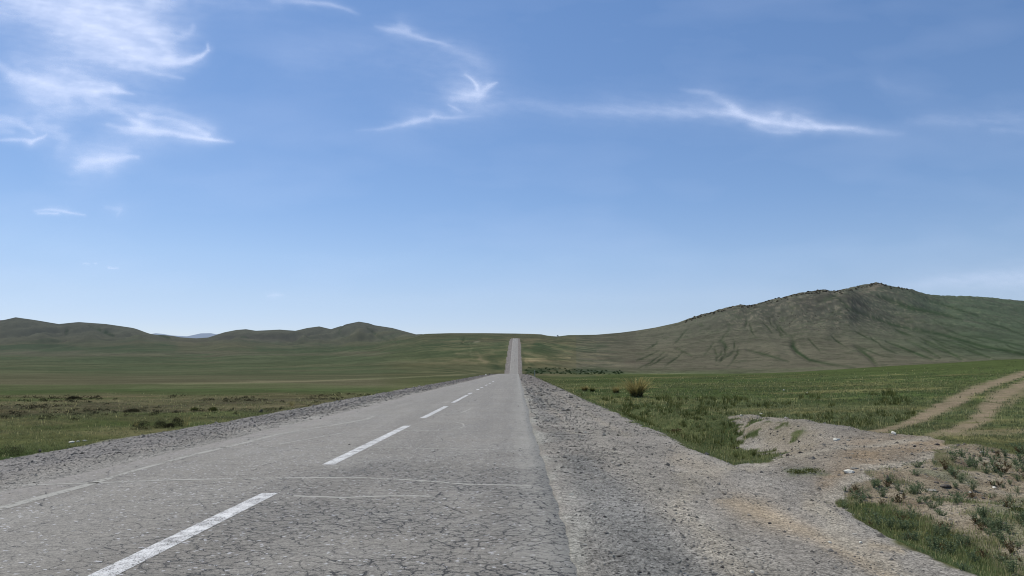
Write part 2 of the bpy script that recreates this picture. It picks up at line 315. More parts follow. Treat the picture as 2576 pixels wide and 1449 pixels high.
def paint(x, y, z):
    px, py = project(x, y, z); d = np.maximum(np.hypot(x, y), 1)
    ld = np.log(d); inn = (px > -200) & (px < 2776) & (y > 3)
    wx = fbm(px / 260, ld * 5, 3, 101); wb = fbm(x / 7, y / 7, 3, 103) * (1 - ss(200, 500, d)) + fbm(x / 30, (y + 2 * z) / 30, 4, 104) * ss(200, 500, d)
    wy2 = fbm(x / 45, y / 30, 4, 105) * (1 - ss(500, 1200, d)) + fbm(x / 260, y / 200, 4, 106) * ss(500, 1200, d)
    row = py + np.clip(np.abs(py - 925) * .10, 3.0, 14) * wx + np.clip(np.abs(py - 925) * .12, 5.0, 16) * wy2
    row = np.where(inn, row, 1000)
    g1 = A(84, 94, 66); g2 = A(75, 87, 65); ol = A(92, 95, 68); br = A(96, 92, 74); gb = A(90, 88, 78); hb = A(82, 86, 76)
    # left plain and hills
    L = band(row, [(800, A(78,82,74)), (845, A(84,87,76)), (868, A(86,88,72)), (874, A(64,78,58)), (882, A(70,82,62)), (886, A(92,92,78)), (894, A(86,88,72)), (898, g2), (912, A(80,90,68)), (918, A(80,88,66)), (925, g2), (938, A(82,90,68)),
                   (945, A(92,93,75)), (962, A(94,92,76)), (967, g1), (985, A(72,88,56)), (998, A(78,88,58)), (1004, A(98,96,74)), (1018, A(90,90,68)), (1028, A(98,94,74)), (1038, A(82,92,60)), (1052, A(92,96,66)), (1068, A(76,90,54)), (1085, A(88,94,62)), (1110, A(84,90,58)), (1150, A(70,88,52))])
    # middle slopes
    M = band(row, [(836, A(84,86,68)), (852, A(84,86,68)), (858, A(70,82,62)), (880, A(74,86,62)), (900, A(84,90,64)), (918, A(90,90,66)), (932, A(78,84,62)), (942, A(84,84,64)), (952, A(78,86,58)), (980, A(84,90,62)), (1020, A(70,86,52)), (1080, A(84,94,66))])
    # right hill and meadow
    R = band(row, [(700, A(84,82,72)), (770, A(78,80,68)), (830, A(84,85,70)), (870, A(92,91,75)), (925, A(94,92,76)), (940, A(84,90,66)), (943, A(74,86,56)), (955, A(68,84,50)), (968, A(82,92,58)), (985, A(66,82,48)), (1005, A(74,88,54)), (1025, A(84,92,64)), (1060, A(80,92,62)), (1095, A(86,94,64)), (1200, A(88,94,64))])
    a = ss(900, 1040, px + 30 * wx); b = ss(1330, 1520, px + 40 * wx)
    mead = ss(1450, 1600, px) * ss(345, 300, d) * ss(948, 940, row); R = mixc(R, A(72, 86, 52), mead)
    # left hills stay with L beyond 2 km
    a = a * (1 - ss(2000, 2600, d) * (px < 1100))
    c = L * (1 - a)[:, None] + M * a[:, None]; c = c * (1 - b)[:, None] + R * b[:, None]
    hillr = ss(1500, 1700, px) * ss(420, 520, d)
    c = mixc(c, A(66, 82, 60), np.clip(hillr * ss(2050, 2450, px - (py - 800) * 0.9 + 60 * wx) * 0.8 * ss(925, 880, py), 0, 1))
    c = mixc(c, A(70, 68, 60), np.clip(hillr * ss(0.1, 0.9, fbm(x / 60, y / 60, 4, 131)) * ss(860, 800, py) * 0.4, 0, 1))
    far_green = ss(1500, 1900, px) * (1 - ss(0, 380, d - 60)) * 0
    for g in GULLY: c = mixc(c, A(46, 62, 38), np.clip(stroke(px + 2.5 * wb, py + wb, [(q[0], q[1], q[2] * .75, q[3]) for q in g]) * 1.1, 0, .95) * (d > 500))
    P = lambda pts, col, s=1.0, pw=2.0: mixc(c, col, np.clip(stroke(px + 6 * wb, py + 1.2 * wb, pts, pw) * s, 0, 1))
    # patches on the far slopes
    for pts, col, s in [
        ([(380,966,2.2,.0),(500,965,2,.7),(700,961,1.8,.8),(900,955,1.6,.8),(1200,941,1.4,.7)], A(150,146,118), .75),
        ([(0,935,2,.5),(120,934,1.5,.4)], A(120,120,95), .7), ([(180,888,5,.7),(400,890,4,.7),(640,886,3,.5)], A(96,96,82), .8),
        ([(460,872,14,.8),(560,872,12,.7),(640,876,8,.5)], A(98,92,76), .7), ([(560,850,8,.8),(700,850,9,.8),(820,852,8,.6)], A(82,82,76), .7),
        ([(1182,862,2,.8),(1184,882,2,.8),(1183,898,2,.6)], A(118,122,96), .6), ([(1150,890,4,.6),(1200,888,4,.5),(1212,905,6,.9),(1222,912,5,.8)], A(140,128,104), .7),
        ([(1100,918,5,.6),(1160,925,6,.7),(1230,925,6,.6)], A(112,106,84), .7), ([(1140,905,3,.6),(1200,915,3,.7)], A(146,134,112), .5),
        ([(1195,862,2,.8),(1207,859,2,.9)], A(160,158,140), .9), ([(1240,905,9,.7),(1252,920,9,1),(1244,932,8,1)], A(50,64,46), .8),
        ([(1312,860,6,.8),(1345,858,4,.6),(1330,868,8,.6)], A(108,98,80), .8), ([(1318,886,5,.6),(1332,890,6,.7)], A(118,114,92), .6),
        ([(1312,902,1.1,.9),(1430,899,1.1,.7)], A(150,142,110), .9), ([(1325,908,4,1),(1365,908,4,.9),(1390,910,2,.5)], A(150,136,108), .8),
        ([(1330,936,5,.9),(1400,934,6,1),(1480,934,5,.9),(1560,936,4,.7)], A(48,64,48), .85), ([(1330,912,4,.5),(1345,925,5,.8)], A(54,70,50), .8),
        ([(1380,945,3,.5),(1440,946,2.5,.8),(1520,944,2,.5)], A(124,116,94), .7), ([(1370,938,1.2,.7),(1850,940,1.2,.5)], A(110,118,84), .7),
        ([(1580,912,6,.6),(1640,915,4,.5)], A(78,70,62), .7), ([(1350,870,8,.5),(1450,875,10,.6),(1520,870,8,.4)], A(62,78,56), .8),
        ([(1390,868,2,.5),(1420,882,2,.6),(1450,900,2,.4)], A(104,112,80), .6), ([(1445,855,2,.5),(1400,868,2,.5)], A(110,114,84), .6),
        ([(1560,890,10,.3),(1700,885,14,.4)], A(104,102,80), .6), ([(2060,790,16,.5),(2110,790,18,.7),(2150,800,14,.5)], A(62,66,56), .8),
        ([(2200,715,5,.8),(2220,715,5,.9),(2150,745,6,.3)], A(112,104,90), .8), ([(1985,762,6,.4),(2040,790,8,.3)], A(100,96,80), .6),
        ]: c = P(pts, col, s)
    # scrub in the plain on the left, dry bands
    scr = ss(0.05, 0.55, fbm(x / 9, y / 5, 4, 151)) * ss(995, 1005, py) * ss(1065, 1045, py) * (px < 1150)
    c = mixc(c, A(70, 68, 60), scr * 0.55)
    dry = ss(0.1, 0.7, fbm(x / 14, y / 7, 4, 157)) * (py > 995) * (px < 1200)
    c = mixc(c, A(122, 114, 90), dry * 0.35)
    mot = ss(0.1, 0.9, fbm(x / 11, y / 6, 4, 163)) * (1 - ((x < 10) & (y < 55)) * .8) * (px > 1300) * (py > 941) * (d < 420)
    c = mixc(c, A(114, 112, 78), mot * 0.75); mot2 = ss(0.1, 0.8, fbm(x / 7, y / 4, 4, 167)) * (px > 1300) * (py > 941) * (d < 420)
    c = mixc(c, A(50, 66, 38), mot2 * 0.55)
    # broad random variation
    lf = (px < 1500) * (d > 120) * (d < 3200); b1 = fbm(x / 130, y / 70, 4, 115) * lf
    c = mixc(c, A(98, 97, 78), np.clip(b1, 0, 1) * .55); c = mixc(c, A(66, 80, 58), np.clip(-b1, 0, 1) * .55)
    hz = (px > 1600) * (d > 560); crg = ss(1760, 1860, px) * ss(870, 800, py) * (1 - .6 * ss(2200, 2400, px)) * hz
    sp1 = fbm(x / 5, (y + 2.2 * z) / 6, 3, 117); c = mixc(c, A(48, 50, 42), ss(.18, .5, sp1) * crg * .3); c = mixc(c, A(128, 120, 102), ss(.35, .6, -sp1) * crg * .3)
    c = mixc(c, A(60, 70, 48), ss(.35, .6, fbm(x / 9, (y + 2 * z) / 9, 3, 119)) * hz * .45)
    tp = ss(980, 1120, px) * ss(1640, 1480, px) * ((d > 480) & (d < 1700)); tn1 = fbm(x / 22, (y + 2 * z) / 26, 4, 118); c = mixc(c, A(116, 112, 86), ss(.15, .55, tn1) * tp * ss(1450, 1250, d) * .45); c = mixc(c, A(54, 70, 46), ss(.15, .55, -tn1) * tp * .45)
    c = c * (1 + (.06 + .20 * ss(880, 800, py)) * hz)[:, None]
    for g in MINOR: c = mixc(c, A(50, 64, 40), np.clip(stroke(px + 2 * wb, py + wb, g), 0, .8) * hz)
    yz = y + 2.2 * z; f1 = ss(250, 700, d) * (1 - ss(1800, 2800, d)); f2 = ss(1800, 2800, d)
    nn = f1 * (.17 * fbm(x / 7, yz / 9, 4, 111) + .12 * fbm(x / 40, yz / 50, 3, 112)) + f2 * (.12 * fbm(x / 24, yz / 30, 4, 113) + .12 * fbm(x / 150, yz / 220, 3, 114))
    c = c * (1 + nn)[:, None]
    v = 1 + (0.15 * fbm(x / 2.2, y / 2.2, 3, 107) * (1 - ss(60, 200, d)) + .14 * fbm(x / 12, y / 10, 4, 108) * (1 - ss(400, 900, d)) + 0.12 * fbm(x / 60, y / 45, 3, 109) * (1 - ss(1500, 3000, d)))
    lum = c.mean(1, keepdims=True); c = (lum + (c - lum) * .9) * np.array([1.15, 1.07, .97])
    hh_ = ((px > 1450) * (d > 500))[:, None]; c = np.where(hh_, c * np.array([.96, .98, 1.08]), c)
    c = c * v[:, None]
    c = mixc(c, A(82, 88, 66), .20 * (d > 90) * (d < 3000) * (px < 1320))
    # dirt tracks on the right
    track = np.zeros(px.shape)
    tw = 5 * fbm(x / 1.1, y / 1.1, 3, 171)
    for pts in ([(2640,918,4,1),(2576,940,6,1),(2500,965,8,1),(2440,988,11,1),(2400,1010,13,1),(2350,1037,12,1),(2290,1064,9,1),(2230,1084,7,.95),(2170,1094,6,.8)],
                [(2660,940,6,1),(2590,962,9,1),(2540,985,12,1),(2500,1010,20,1),(2482,1040,19,1),(2440,1068,13,1),(2390,1086,8,.9),(2330,1098,6,.5)],
                [(2400,1092,5,.6),(2480,1088,5,.5),(2576,1085,5,.4)], [(2576,985,10,.6),(2540,1010,10,.6)], [(2130,1098,8,.8),(2230,1100,7,.8),(2340,1110,7,.7)]):
        track = np.maximum(track, stroke(px + tw, py + tw * .5, [(q[0], q[1], q[2] * 1.22, q[3]) for q in pts], 4.0))
    track = track * (d < 200) * ss(-1.3, -.5, fbm(x / .9, y / 1.6, 4, 173))
    # scree ground on the lower right
    wob = fbm(x / .8, y / .8, 4, 181)
    dirt = polymask(x + .3 * wob, y + .5 * wob, DIRT_P, 0.3) * (d < 60) * (1 - .75 * ss(0.25, 0.7, fbm(x / .7, y / .7, 4, 183)) * ss(8, 11, y))
    grav = np.zeros(px.shape); sel = (x > -3.5) & (x < 16) & (y < 1200) & (y > -20)
    wr = fbm(x / .5, y / .5, 3, 191) * np.where((y > 12) & (y < 33), .35, .2)
    wr2 = fbm(x / .35, y / .5, 3, 195) * .25 * ((y > 12) & (y < 33)); grav[sel] = polymask(x[sel] + wr[sel] + wr2[sel], y[sel] + wr[sel], GRAVEL_R, 0.16)
    lat = RX - x; lg = (lat > 0) * (lat < 7.75 + (.22 * wob + .12 * wr) * (d < 200)) * (y < 1180); grav = np.maximum(grav, lg * 1.0)
    dcv = fbm(x / .6, y / .6, 4, 185); c = mixc(c, A(144, 132, 115), dirt * .95); c = mixc(c, A(112, 98, 84), dirt * np.clip(dcv, 0, 1) * .8); c = mixc(c, A(158, 148, 136), dirt * np.clip(-dcv, 0, 1) * .6); c = mixc(c, A(100, 108, 84), dirt * ss(.15, .6, fbm(x / 1.0, y / 1.4, 3, 187)) * .5)
    c = mixc(c, A(146, 130, 112) , np.clip(track * (.8 + .25 * fbm(x / .6, y / .6, 3, 175)), 0, 1))
    gc = np.tile(A(149, 143, 137), (len(x), 1))
    gc = mixc(gc, A(134, 132, 130), stroke(x, y, [(1.1, 2, .5, 1), (1.2, 30, .5, .9), (1.3, 80, .6, .5)], 3) * ss(-.6, .4, fbm(x, y / 4, 3, 201)))
    gc = mixc(gc, A(160, 157, 151), stroke(x, y, [(.52, -5, .26, 1), (.52, 40, .26, .95), (.6, 150, .3, .6)], 3) * ss(-.7, .3, fbm(x / .4, y / 1.5, 3, 203)))
    gc = mixc(gc, A(160, 154, 146), stroke(x, y, [(2.0, 4, .28, .9), (1.9, 12, .3, 1), (2.2, 30, .3, .6)], 2) * .8)
    gc = mixc(gc, A(168, 152, 132), np.clip(stroke(px + 25 * wob, py + 12 * wob, [(1830,1255,26,.8),(1900,1285,36,1),(1980,1320,26,.9),(2060,1350,22,.8),(2150,1390,26,1),(2240,1440,26,1)], 2) * .9, 0, 1))
    gc = mixc(gc, A(166, 153, 135), np.clip(stroke(px + 15 * wob, py + 8 * wob, [(2030,1265,20,.7),(2090,1285,18,.6)], 2) + stroke(px + 15 * wob, py + 8 * wob, [(1985,1142,10,.8),(2030,1120,10,.6)], 2)
              + stroke(px + 15*wob, py + 6*wob, [(1700,1150,26,.5),(1800,1190,26,.5)], 2) + stroke(px, py + 6*wob, [(2190,1372,12,.9),(2270,1388,10,.9)], 2), 0, 1) * .8)
    jn = ss(-.35, .35, fbm(x / 1.1, y / 1.1, 4, 193)); gc = mixc(gc, A(138, 127, 114), np.clip(stroke(px, py, [(1980,1130,60,.7),(2150,1150,70,.9),(2350,1135,50,.9)], 2), 0, 1) * .8); gc = mixc(gc, A(144, 127, 108), np.clip(stroke(px, py, [(2080,1215,30,.8),(2160,1150,44,.9),(2250,1118,40,1),(2360,1122,36,1)], 2), 0, 1) * (.55 + .45 * jn))
    for tr_ in ([(1.7,3,.16,.8),(1.9,9,.17,.9),(2.9,13,.2,.9),(5.6,16.6,.25,.8),(10.5,20.6,.3,.8),(13,22.6,.3,.6)], [(3.3,3,.16,.7),(3.4,8,.17,.9),(4.4,11.6,.2,.9),(6.8,14.8,.25,.8),(11.2,18.8,.3,.8)], [(2.9,20,.16,.7),(2.8,60,.2,.6)], [(1.5,20,.14,.6),(1.5,60,.2,.5)]):
        gc = mixc(gc, A(162, 154, 143), stroke(x + .12 * wob, y, tr_, 2.2) * .9)
    gc = mixc(gc, A(158, 154, 150), (x < RX) * ss(5.4, 3.6, RX - x) * .8)
    gc = mixc(gc, A(140, 136, 136), (x < RX) * (y < 200) * .6 * ss(4.2, 5.6, RX - x))
    gc = mixc(gc, A(126, 118, 116), ss(40, 120, d) * (y > 30) * .6)
    gc = gc * (1 + .14 * fbm(x / 1.5, y / 3, 4, 211) + .10 * fbm(x / .35, y / .6, 3, 213))[:, None]
    bz = stroke(px, py, [(1790,1050,50,1),(1890,1075,60,1),(1990,1100,44,.8)], 2) * (y > 14) * (y < 40); grav = grav * (1 - bz * ss(-.35, .45, fbm(x / .55, y / .8, 4, 221)) * .95)
    gc = mixc(gc, A(140, 130, 114), np.clip(stroke(px, py, [(1800,1050,50,1),(1900,1075,60,1),(2020,1105,50,.8)], 2) * (y > 13) * (y < 45) * (.6 + .4 * wob), 0, 1))
    rag = ((x > 3.4) & (x < 12) & (y > 3) & (y < 34)); grav = np.where(rag, ss(.25, .75, grav + .30 * fbm(x / .22, y / .4, 3, 223) * (1 - np.abs(2 * grav - 1))), grav)
    c = c * (1 - grav)[:, None] + gc * grav[:, None]
    # little green patch inside the side road
    gp = stroke(px + 18 * wob, py + 6 * wob, [(1990,1190,9,.8),(2040,1188,10,.9),(2080,1195,7,.5)], 2)
    c = mixc(c, A(74, 92, 56), gp * .7)
    # bare grass fringe next to the shoulder
    fr = ((lat > 7.6) & (lat < 8.6) & (y < 90) & (y > 0)); c = mixc(c, A(128, 128, 92), fr * .45)
    veg = np.clip(1 - np.maximum(np.maximum(grav, track), dirt * .85), 0, 1)
    veg = np.maximum(veg, gp * .8)
    c = np.clip(c, 0.012, 0.7)
    return c, np.clip(grav, 0, 1), np.clip(track, 0, 1), np.clip(dirt, 0, 1), veg, px, py
# ------------------------------------------------------------------ the terrain sheet
az = np.radians(np.concatenate([np.linspace(-125, -40, 50)[:-1], np.linspace(-40, 40, 1160), np.linspace(40, 125, 50)[1:]]))
rr = np.concatenate([np.linspace(0.6, 4, 14)[:-1], np.exp(np.linspace(math.log(4), math.log(60), 400))[:-1],
                     np.exp(np.linspace(math.log(60), math.log(5200), 560))[:-1], np.exp(np.linspace(math.log(5200), math.log(120000), 45))])
NA, NR = len(az), len(rr); AZ, RR = np.meshgrid(az, rr)
GX = (RR * np.sin(AZ)).ravel(); GY = (RR * np.cos(AZ)).ravel(); GZ = height(GX, GY)
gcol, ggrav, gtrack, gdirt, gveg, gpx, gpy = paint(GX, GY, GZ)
lrr = np.log(rr)
def look(x, y):
    """indices of the sheet below (x, y) for bilinear reading"""
    a = np.arctan2(x, y); r = np.log(np.hypot(x, y))
    i = np.clip(np.searchsorted(az, a) - 1, 0, NA - 2); j = np.clip(np.searchsorted(lrr, r) - 1, 0, NR - 2)
    fa = (a - az[i]) / (az[i + 1] - az[i]); fr = (r - lrr[j]) / (lrr[j + 1] - lrr[j])
    return i, j, fa, fr
def read(arr, L):
    i, j, fa, fr = L; g = arr.reshape(NR, NA, -1)
    v = g[j, i] * ((1-fa)*(1-fr))[:, None] + g[j, i+1] * (fa*(1-fr))[:, None] + g[j+1, i] * ((1-fa)*fr)[:, None] + g[j+1, i+1] * (fa*fr)[:, None]
    return v[:, 0] if v.shape[1] == 1 else v
def zat(x, y): return float(read(GZ, look(np.array([x * 1.0]), np.array([y * 1.0])))[0])
jj, ii = np.meshgrid(np.arange(NR - 1), np.arange(NA - 1), indexing='ij')
q0 = (jj * NA + ii).ravel(); quads = np.stack([q0, q0 + 1, q0 + NA + 1, q0 + NA], 1)[:, ::-1]
qc = lambda a: a[quads].mean(1)
qg, qt, qx, qpx, qy = qc(ggrav), qc(gtrack), qc(GX), qc(gpx), qc(GY); qd = np.hypot(qx, qy)
gid = np.zeros(len(quads), int)
gid[(qpx > 1560) & (qd > 560) & (qy > 0)] = 1
gid[(qpx < 1045) & (qd > 2700) & (qy > 0)] = 2
gid[(qg > .5) & (qd < 1180)] = 3
gid[(qt > .5) & (qd < 200)] = 4
# --- terrain material
m_ground, T = newmat('steppe ground')
geo = T.node('ShaderNodeNewGeometry'); pos = geo.outputs['Position']
ca = T.attr('gcol').outputs['Color']; ms = T.node('ShaderNodeSeparateColor'); T.l.new(T.attr('gmask').outputs['Color'], ms.inputs[0])
gr, ve, di = ms.outputs[0], ms.outputs[1], ms.outputs[2]
ln = T.node('ShaderNodeVectorMath', operation='LENGTH'); T.l.new(pos, ln.inputs[0]); dist = ln.outputs['Value']
vp1 = T.node('ShaderNodeTexVoronoi', i_Scale=48.0); T.l.new(pos, vp1.inputs['Vector'])
vp2 = T.node('ShaderNodeTexVoronoi', i_Scale=17.0); T.l.new(pos, vp2.inputs['Vector'])
s1 = T.node('ShaderNodeSeparateColor'); T.l.new(vp1.outputs['Color'], s1.inputs[0]); s2 = T.node('ShaderNodeSeparateColor'); T.l.new(vp2.outputs['Color'], s2.inputs[0])
g1v = T.rng(s1.outputs[0], 0, 1, 0.66, 1.3); g2v = T.rng(s2.outputs[0], 0, 1, 0.80, 1.22)
gap = T.rng(vp1.outputs['Distance'], 0.45, 0.85, 1.06, 0.6)
gmul = T.math('MULTIPLY', T.math('MULTIPLY', g1v, g2v), gap)
nz1 = T.noise(pos, 26, 5, 0.65); nz2 = T.noise(pos, 3.2, 4, 0.6); nz3 = T.noise(pos, 0.35, 5, 0.6)
vmul = T.math('MULTIPLY', T.rng(nz1, 0.3, 0.7, 0.55, 1.45), T.math('MULTIPLY', T.rng(nz2, 0.3, 0.7, 0.72, 1.28), T.rng(nz3, .3, .7, .84, 1.16)))
fade = T.rng(dist, 60, 500, 1.0, 0.55)
mul = T.math('ADD', T.math('MULTIPLY', gmul, T.math('ADD', gr, di, 0, True)), T.math('MULTIPLY', vmul, T.math('SUBTRACT', 1.0, T.math('ADD', gr, di, 0, True))))
mul = T.math('ADD', 1.0, T.math('MULTIPLY', T.math('SUBTRACT', mul, 1.0), fade))
cc = T.node('ShaderNodeVectorMath', operation='SCALE'); T.l.new(ca, cc.inputs[0]); T.l.new(mul, cc.inputs['Scale'])
hgt = T.math('ADD', T.math('MULTIPLY', T.math('SUBTRACT', 1.0, vp1.outputs['Distance']), T.math('MULTIPLY', gr, 0.8)), T.math('MULTIPLY', nz1, T.math('ADD', T.math('MULTIPLY', ve, 2.0), di)))
hgt = T.math('ADD', hgt, T.math('MULTIPLY', nz2, 1.0))
bmp = T.node('ShaderNodeBump', i_Distance=0.0045); T.l.new(hgt, bmp.inputs['Height']); T.l.new(T.rng(dist, 5, 250, 0.9, 0.15), bmp.inputs['Strength'])
bs = T.node('ShaderNodeBsdfDiffuse', i_Roughness=0.3); T.l.new(cc.outputs[0], bs.inputs[0]); T.l.new(bmp.outputs[0], bs.inputs['Normal'])
out(T, with_painted_haze(T, bs.outputs[0], 70000.0))
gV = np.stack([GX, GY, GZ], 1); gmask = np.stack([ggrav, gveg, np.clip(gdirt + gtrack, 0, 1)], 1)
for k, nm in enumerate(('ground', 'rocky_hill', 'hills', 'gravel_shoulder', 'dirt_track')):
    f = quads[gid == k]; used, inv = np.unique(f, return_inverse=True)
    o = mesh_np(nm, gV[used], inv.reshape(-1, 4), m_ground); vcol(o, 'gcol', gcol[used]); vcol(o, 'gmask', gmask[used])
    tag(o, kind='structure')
# ------------------------------------------------------------------ far mountains painted with haze
m_mtn, T = newmat('far mountains painted with haze')
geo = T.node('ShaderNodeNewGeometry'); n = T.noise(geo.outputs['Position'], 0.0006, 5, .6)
mc = T.mix(n, (0.045, 0.06, 0.07, 1), (0.085, 0.10, 0.10, 1)); b = T.node('ShaderNodeBsdfDiffuse'); T.l.new(mc, b.inputs[0]); out(T, with_painted_haze(T, b.outputs[0], 42000.0))  # blue of distance is painted in through the haze emission
mk = [(180,846),(380,840),(392,838.3),(410,840),(430,843.5),(450,845),(470,846),(485,843),(505,838.6),(530,838),(545,841),(560,837.6),(580,839),(600,845),(900,850)]
us = np.arange(180, 900, 3.0); V = []; Q = []
for j in range(24):
    t = j / 23; dep = 33000 - 7000 * (1 - t)
    for i, u in enumerate(us):
        r = 872 + (np.interp(u, [p[0] for p in mk], [p[1] for p in mk]) - 872) * (t ** 0.8) + 3.0 * fbm(np.array([u / 16.0]), np.array([t * 3]), 4, 9)[0] * t * (1 - t)
        V.append(atd(u, r, dep))
nu = len(us)
for j in range(23):
    for i in range(nu - 1): a = j * nu + i; Q.append((a, a + 1, a + nu + 1, a + nu))
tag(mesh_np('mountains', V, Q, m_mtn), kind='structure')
# ------------------------------------------------------------------ asphalt road
m_road, T = newmat('weathered asphalt')
geo = T.node('ShaderNodeNewGeometry'); pos = geo.outputs['Position']
sx = T.node('ShaderNodeSeparateXYZ'); T.l.new(pos, sx.inputs[0])
flat = T.node('ShaderNodeCombineXYZ'); T.l.new(sx.outputs[0], flat.inputs[0]); T.l.new(sx.outputs[1], flat.inputs[1]); fp = flat.outputs[0]
stre = T.node('ShaderNodeMapping'); stre.inputs['Scale'].default_value = (1.2, 0.06, 1); T.l.new(fp, stre.inputs[0])
lane = T.noise(stre.outputs[0], 1.0, 4, .55); blot = T.noise(fp, 0.55, 5, .6); fine = T.noise(fp, 55, 3, .7); mid = T.noise(fp, 9, 5, .65)
base = T.mix(T.rng(lane, .3, .7), c4(A(121, 117, 113)), c4(A(145, 141, 136)))
base = T.mix(T.rng(blot, .35, .7), base, c4(A(130, 125, 119)))
agg = T.node('ShaderNodeTexVoronoi', i_Scale=85.0); T.l.new(fp, agg.inputs['Vector']); sa = T.node('ShaderNodeSeparateColor'); T.l.new(agg.outputs['Color'], sa.inputs[0])
agg2 = T.node('ShaderNodeTexVoronoi', i_Scale=38.0); T.l.new(fp, agg2.inputs['Vector']); sb = T.node('ShaderNodeSeparateColor'); T.l.new(agg2.outputs['Color'], sb.inputs[0])
mulv = T.math('MULTIPLY', T.rng(sa.outputs[0], 0, 1, .72, 1.26), T.math('MULTIPLY', T.rng(mid, .3, .7, .86, 1.14), T.rng(sb.outputs[1], 0, 1, .86, 1.14)))
cc = T.node('ShaderNodeVectorMath', operation='SCALE'); T.l.new(base, cc.inputs[0]); T.l.new(mulv, cc.inputs['Scale'])
white = T.math('GREATER_THAN', sb.outputs[0], 0.975); col = T.mix(T.math('MULTIPLY', white, .7), cc.outputs[0], (0.5, 0.5, 0.5, 1))
# dust along the right edge
ew = T.noise(fp, 1.4, 5, .65)
ed = T.rng(T.math('ADD', sx.outputs[0], T.math('MULTIPLY', T.math('SUBTRACT', ew, .5), 1.0)), -0.35, 0.42, 0.0, 0.7, True)
col = T.mix(ed, col, c4(A(154, 151, 146)))
ed2 = T.rng(T.math('ADD', sx.outputs[0], T.math('MULTIPLY', T.math('SUBTRACT', ew, .5), 2.0)), -5.6, -6.5, 0.0, 0.6, True)
col = T.mix(ed2, col, c4(A(140, 134, 130)))
# cracks
wn = T.node('ShaderNodeTexNoise', i_Scale=8.0, i_Detail=6.0, i_Roughness=.78); T.l.new(fp, wn.inputs['Vector'])
wv = T.node('ShaderNodeVectorMath', operation='MULTIPLY_ADD'); T.l.new(wn.outputs['Color'], wv.inputs[0]); wv.inputs[1].default_value = (.19, .19, 0); T.l.new(fp, wv.inputs[2])
an = T.node('ShaderNodeMapping'); an.inputs['Scale'].default_value = (.75, 1.0, 1); T.l.new(wv.outputs[0], an.inputs[0])
ck1 = T.vor(an.outputs[0], 6.4, 'DISTANCE_TO_EDGE', dim='2D'); ck2 = T.vor(an.outputs[0], 12.0, 'DISTANCE_TO_EDGE', dim='2D'); ck3 = T.vor(an.outputs[0], 0.9, 'DISTANCE_TO_EDGE', dim='2D')
pat = T.noise(fp, 0.33, 4, .6); brk = T.noise(fp, 3.6, 4, .7)
nearr = T.math('MULTIPLY', T.rng(sx.outputs[1], 9.5, 17.0, 1.0, 0.25, True), T.rng(sx.outputs[0], -4.4, -2.2, 0.18, 1.0, True))
amt = T.math('MULTIPLY', T.rng(pat, .34, .56, .30, 1, True), nearr)
w1 = T.math('MULTIPLY', T.math('MULTIPLY', amt, T.rng(brk, .30, .50, 0.0, 1.35)), 0.033)
c1 = T.math('LESS_THAN', ck1, w1)
w2 = T.math('MULTIPLY', T.math('MULTIPLY', T.rng(amt, .45, .9, 0, 1), T.rng(brk, .36, .58, 0, 1.0)), 0.036); c2 = T.math('LESS_THAN', ck2, w2)
w3 = T.math('MULTIPLY', T.rng(brk, .45, .65, 0, 1), 0.009); c3 = T.math('LESS_THAN', ck3, w3)
ck = T.math('MAXIMUM', T.math('MAXIMUM', c1, c2), c3)
dark = T.rng(amt, 0, 1, 1.0, .88)
dk = T.node('ShaderNodeVectorMath', operation='SCALE'); T.l.new(col, dk.inputs[0]); T.l.new(dark, dk.inputs['Scale'])
col = T.mix(T.math('MULTIPLY', ck, .97), dk.outputs[0], (0.028, 0.028, 0.028, 1))
bh = T.math('SUBTRACT', T.math('ADD', T.math('MULTIPLY', sa.outputs[0], .25), T.math('MULTIPLY', mid, .5)), T.math('MULTIPLY', ck, 1.0))
bmp = T.node('ShaderNodeBump', i_Distance=0.008, i_Strength=.6); T.l.new(bh, bmp.inputs['Height'])
bs = T.node('ShaderNodeBsdfPrincipled', i_Roughness=.85); bs.inputs['Specular IOR Level'].default_value = .25; T.l.new(col, bs.inputs['Base Color']); T.l.new(bmp.outputs[0], bs.inputs['Normal'])
out(T, with_painted_haze(T, bs.outputs[0], 70000.0))
ys = np.concatenate([np.arange(-15, 40, 0.10), np.arange(40, 300, 0.5), np.arange(300, 1152, 4.0)])
def edge(y, s): return np.where(y < 120, 0.022 * fbm(y / 0.4, np.full(y.shape, s * 7.7), 4, 301) + 0.05 * fbm(y / 4, np.full(y.shape, s * 3.3), 2, 303), 0)
lane_x = [-1, -.93, -.6, -.3, 0, .3, .6, .93, 1]
V = []; zr = zroad(ys)
left = RX - HW + edge(ys, 1); right = RX + HW + edge(ys, 2)
cols_ = [np.stack([left - .25, ys, zr - .45], 1), np.stack([left, ys, zr - .035], 1)] + [np.stack([left + (right - left) * (0.5 + 0.5 * t), ys, zr], 1) for t in lane_x[1:-1]] + [np.stack([right, ys, zr - .035], 1), np.stack([right + .25, ys, zr - .45], 1)]
V = np.stack(cols_, 1).reshape(-1, 3); nc = len(cols_); j, i = np.meshgrid(np.arange(len(ys) - 1), np.arange(nc - 1), indexing='ij'); q = (j * nc + i).ravel()
road = mesh_np('road', V, np.stack([q, q + 1, q + nc + 1, q + nc], 1), m_road); tag(road, kind='structure')
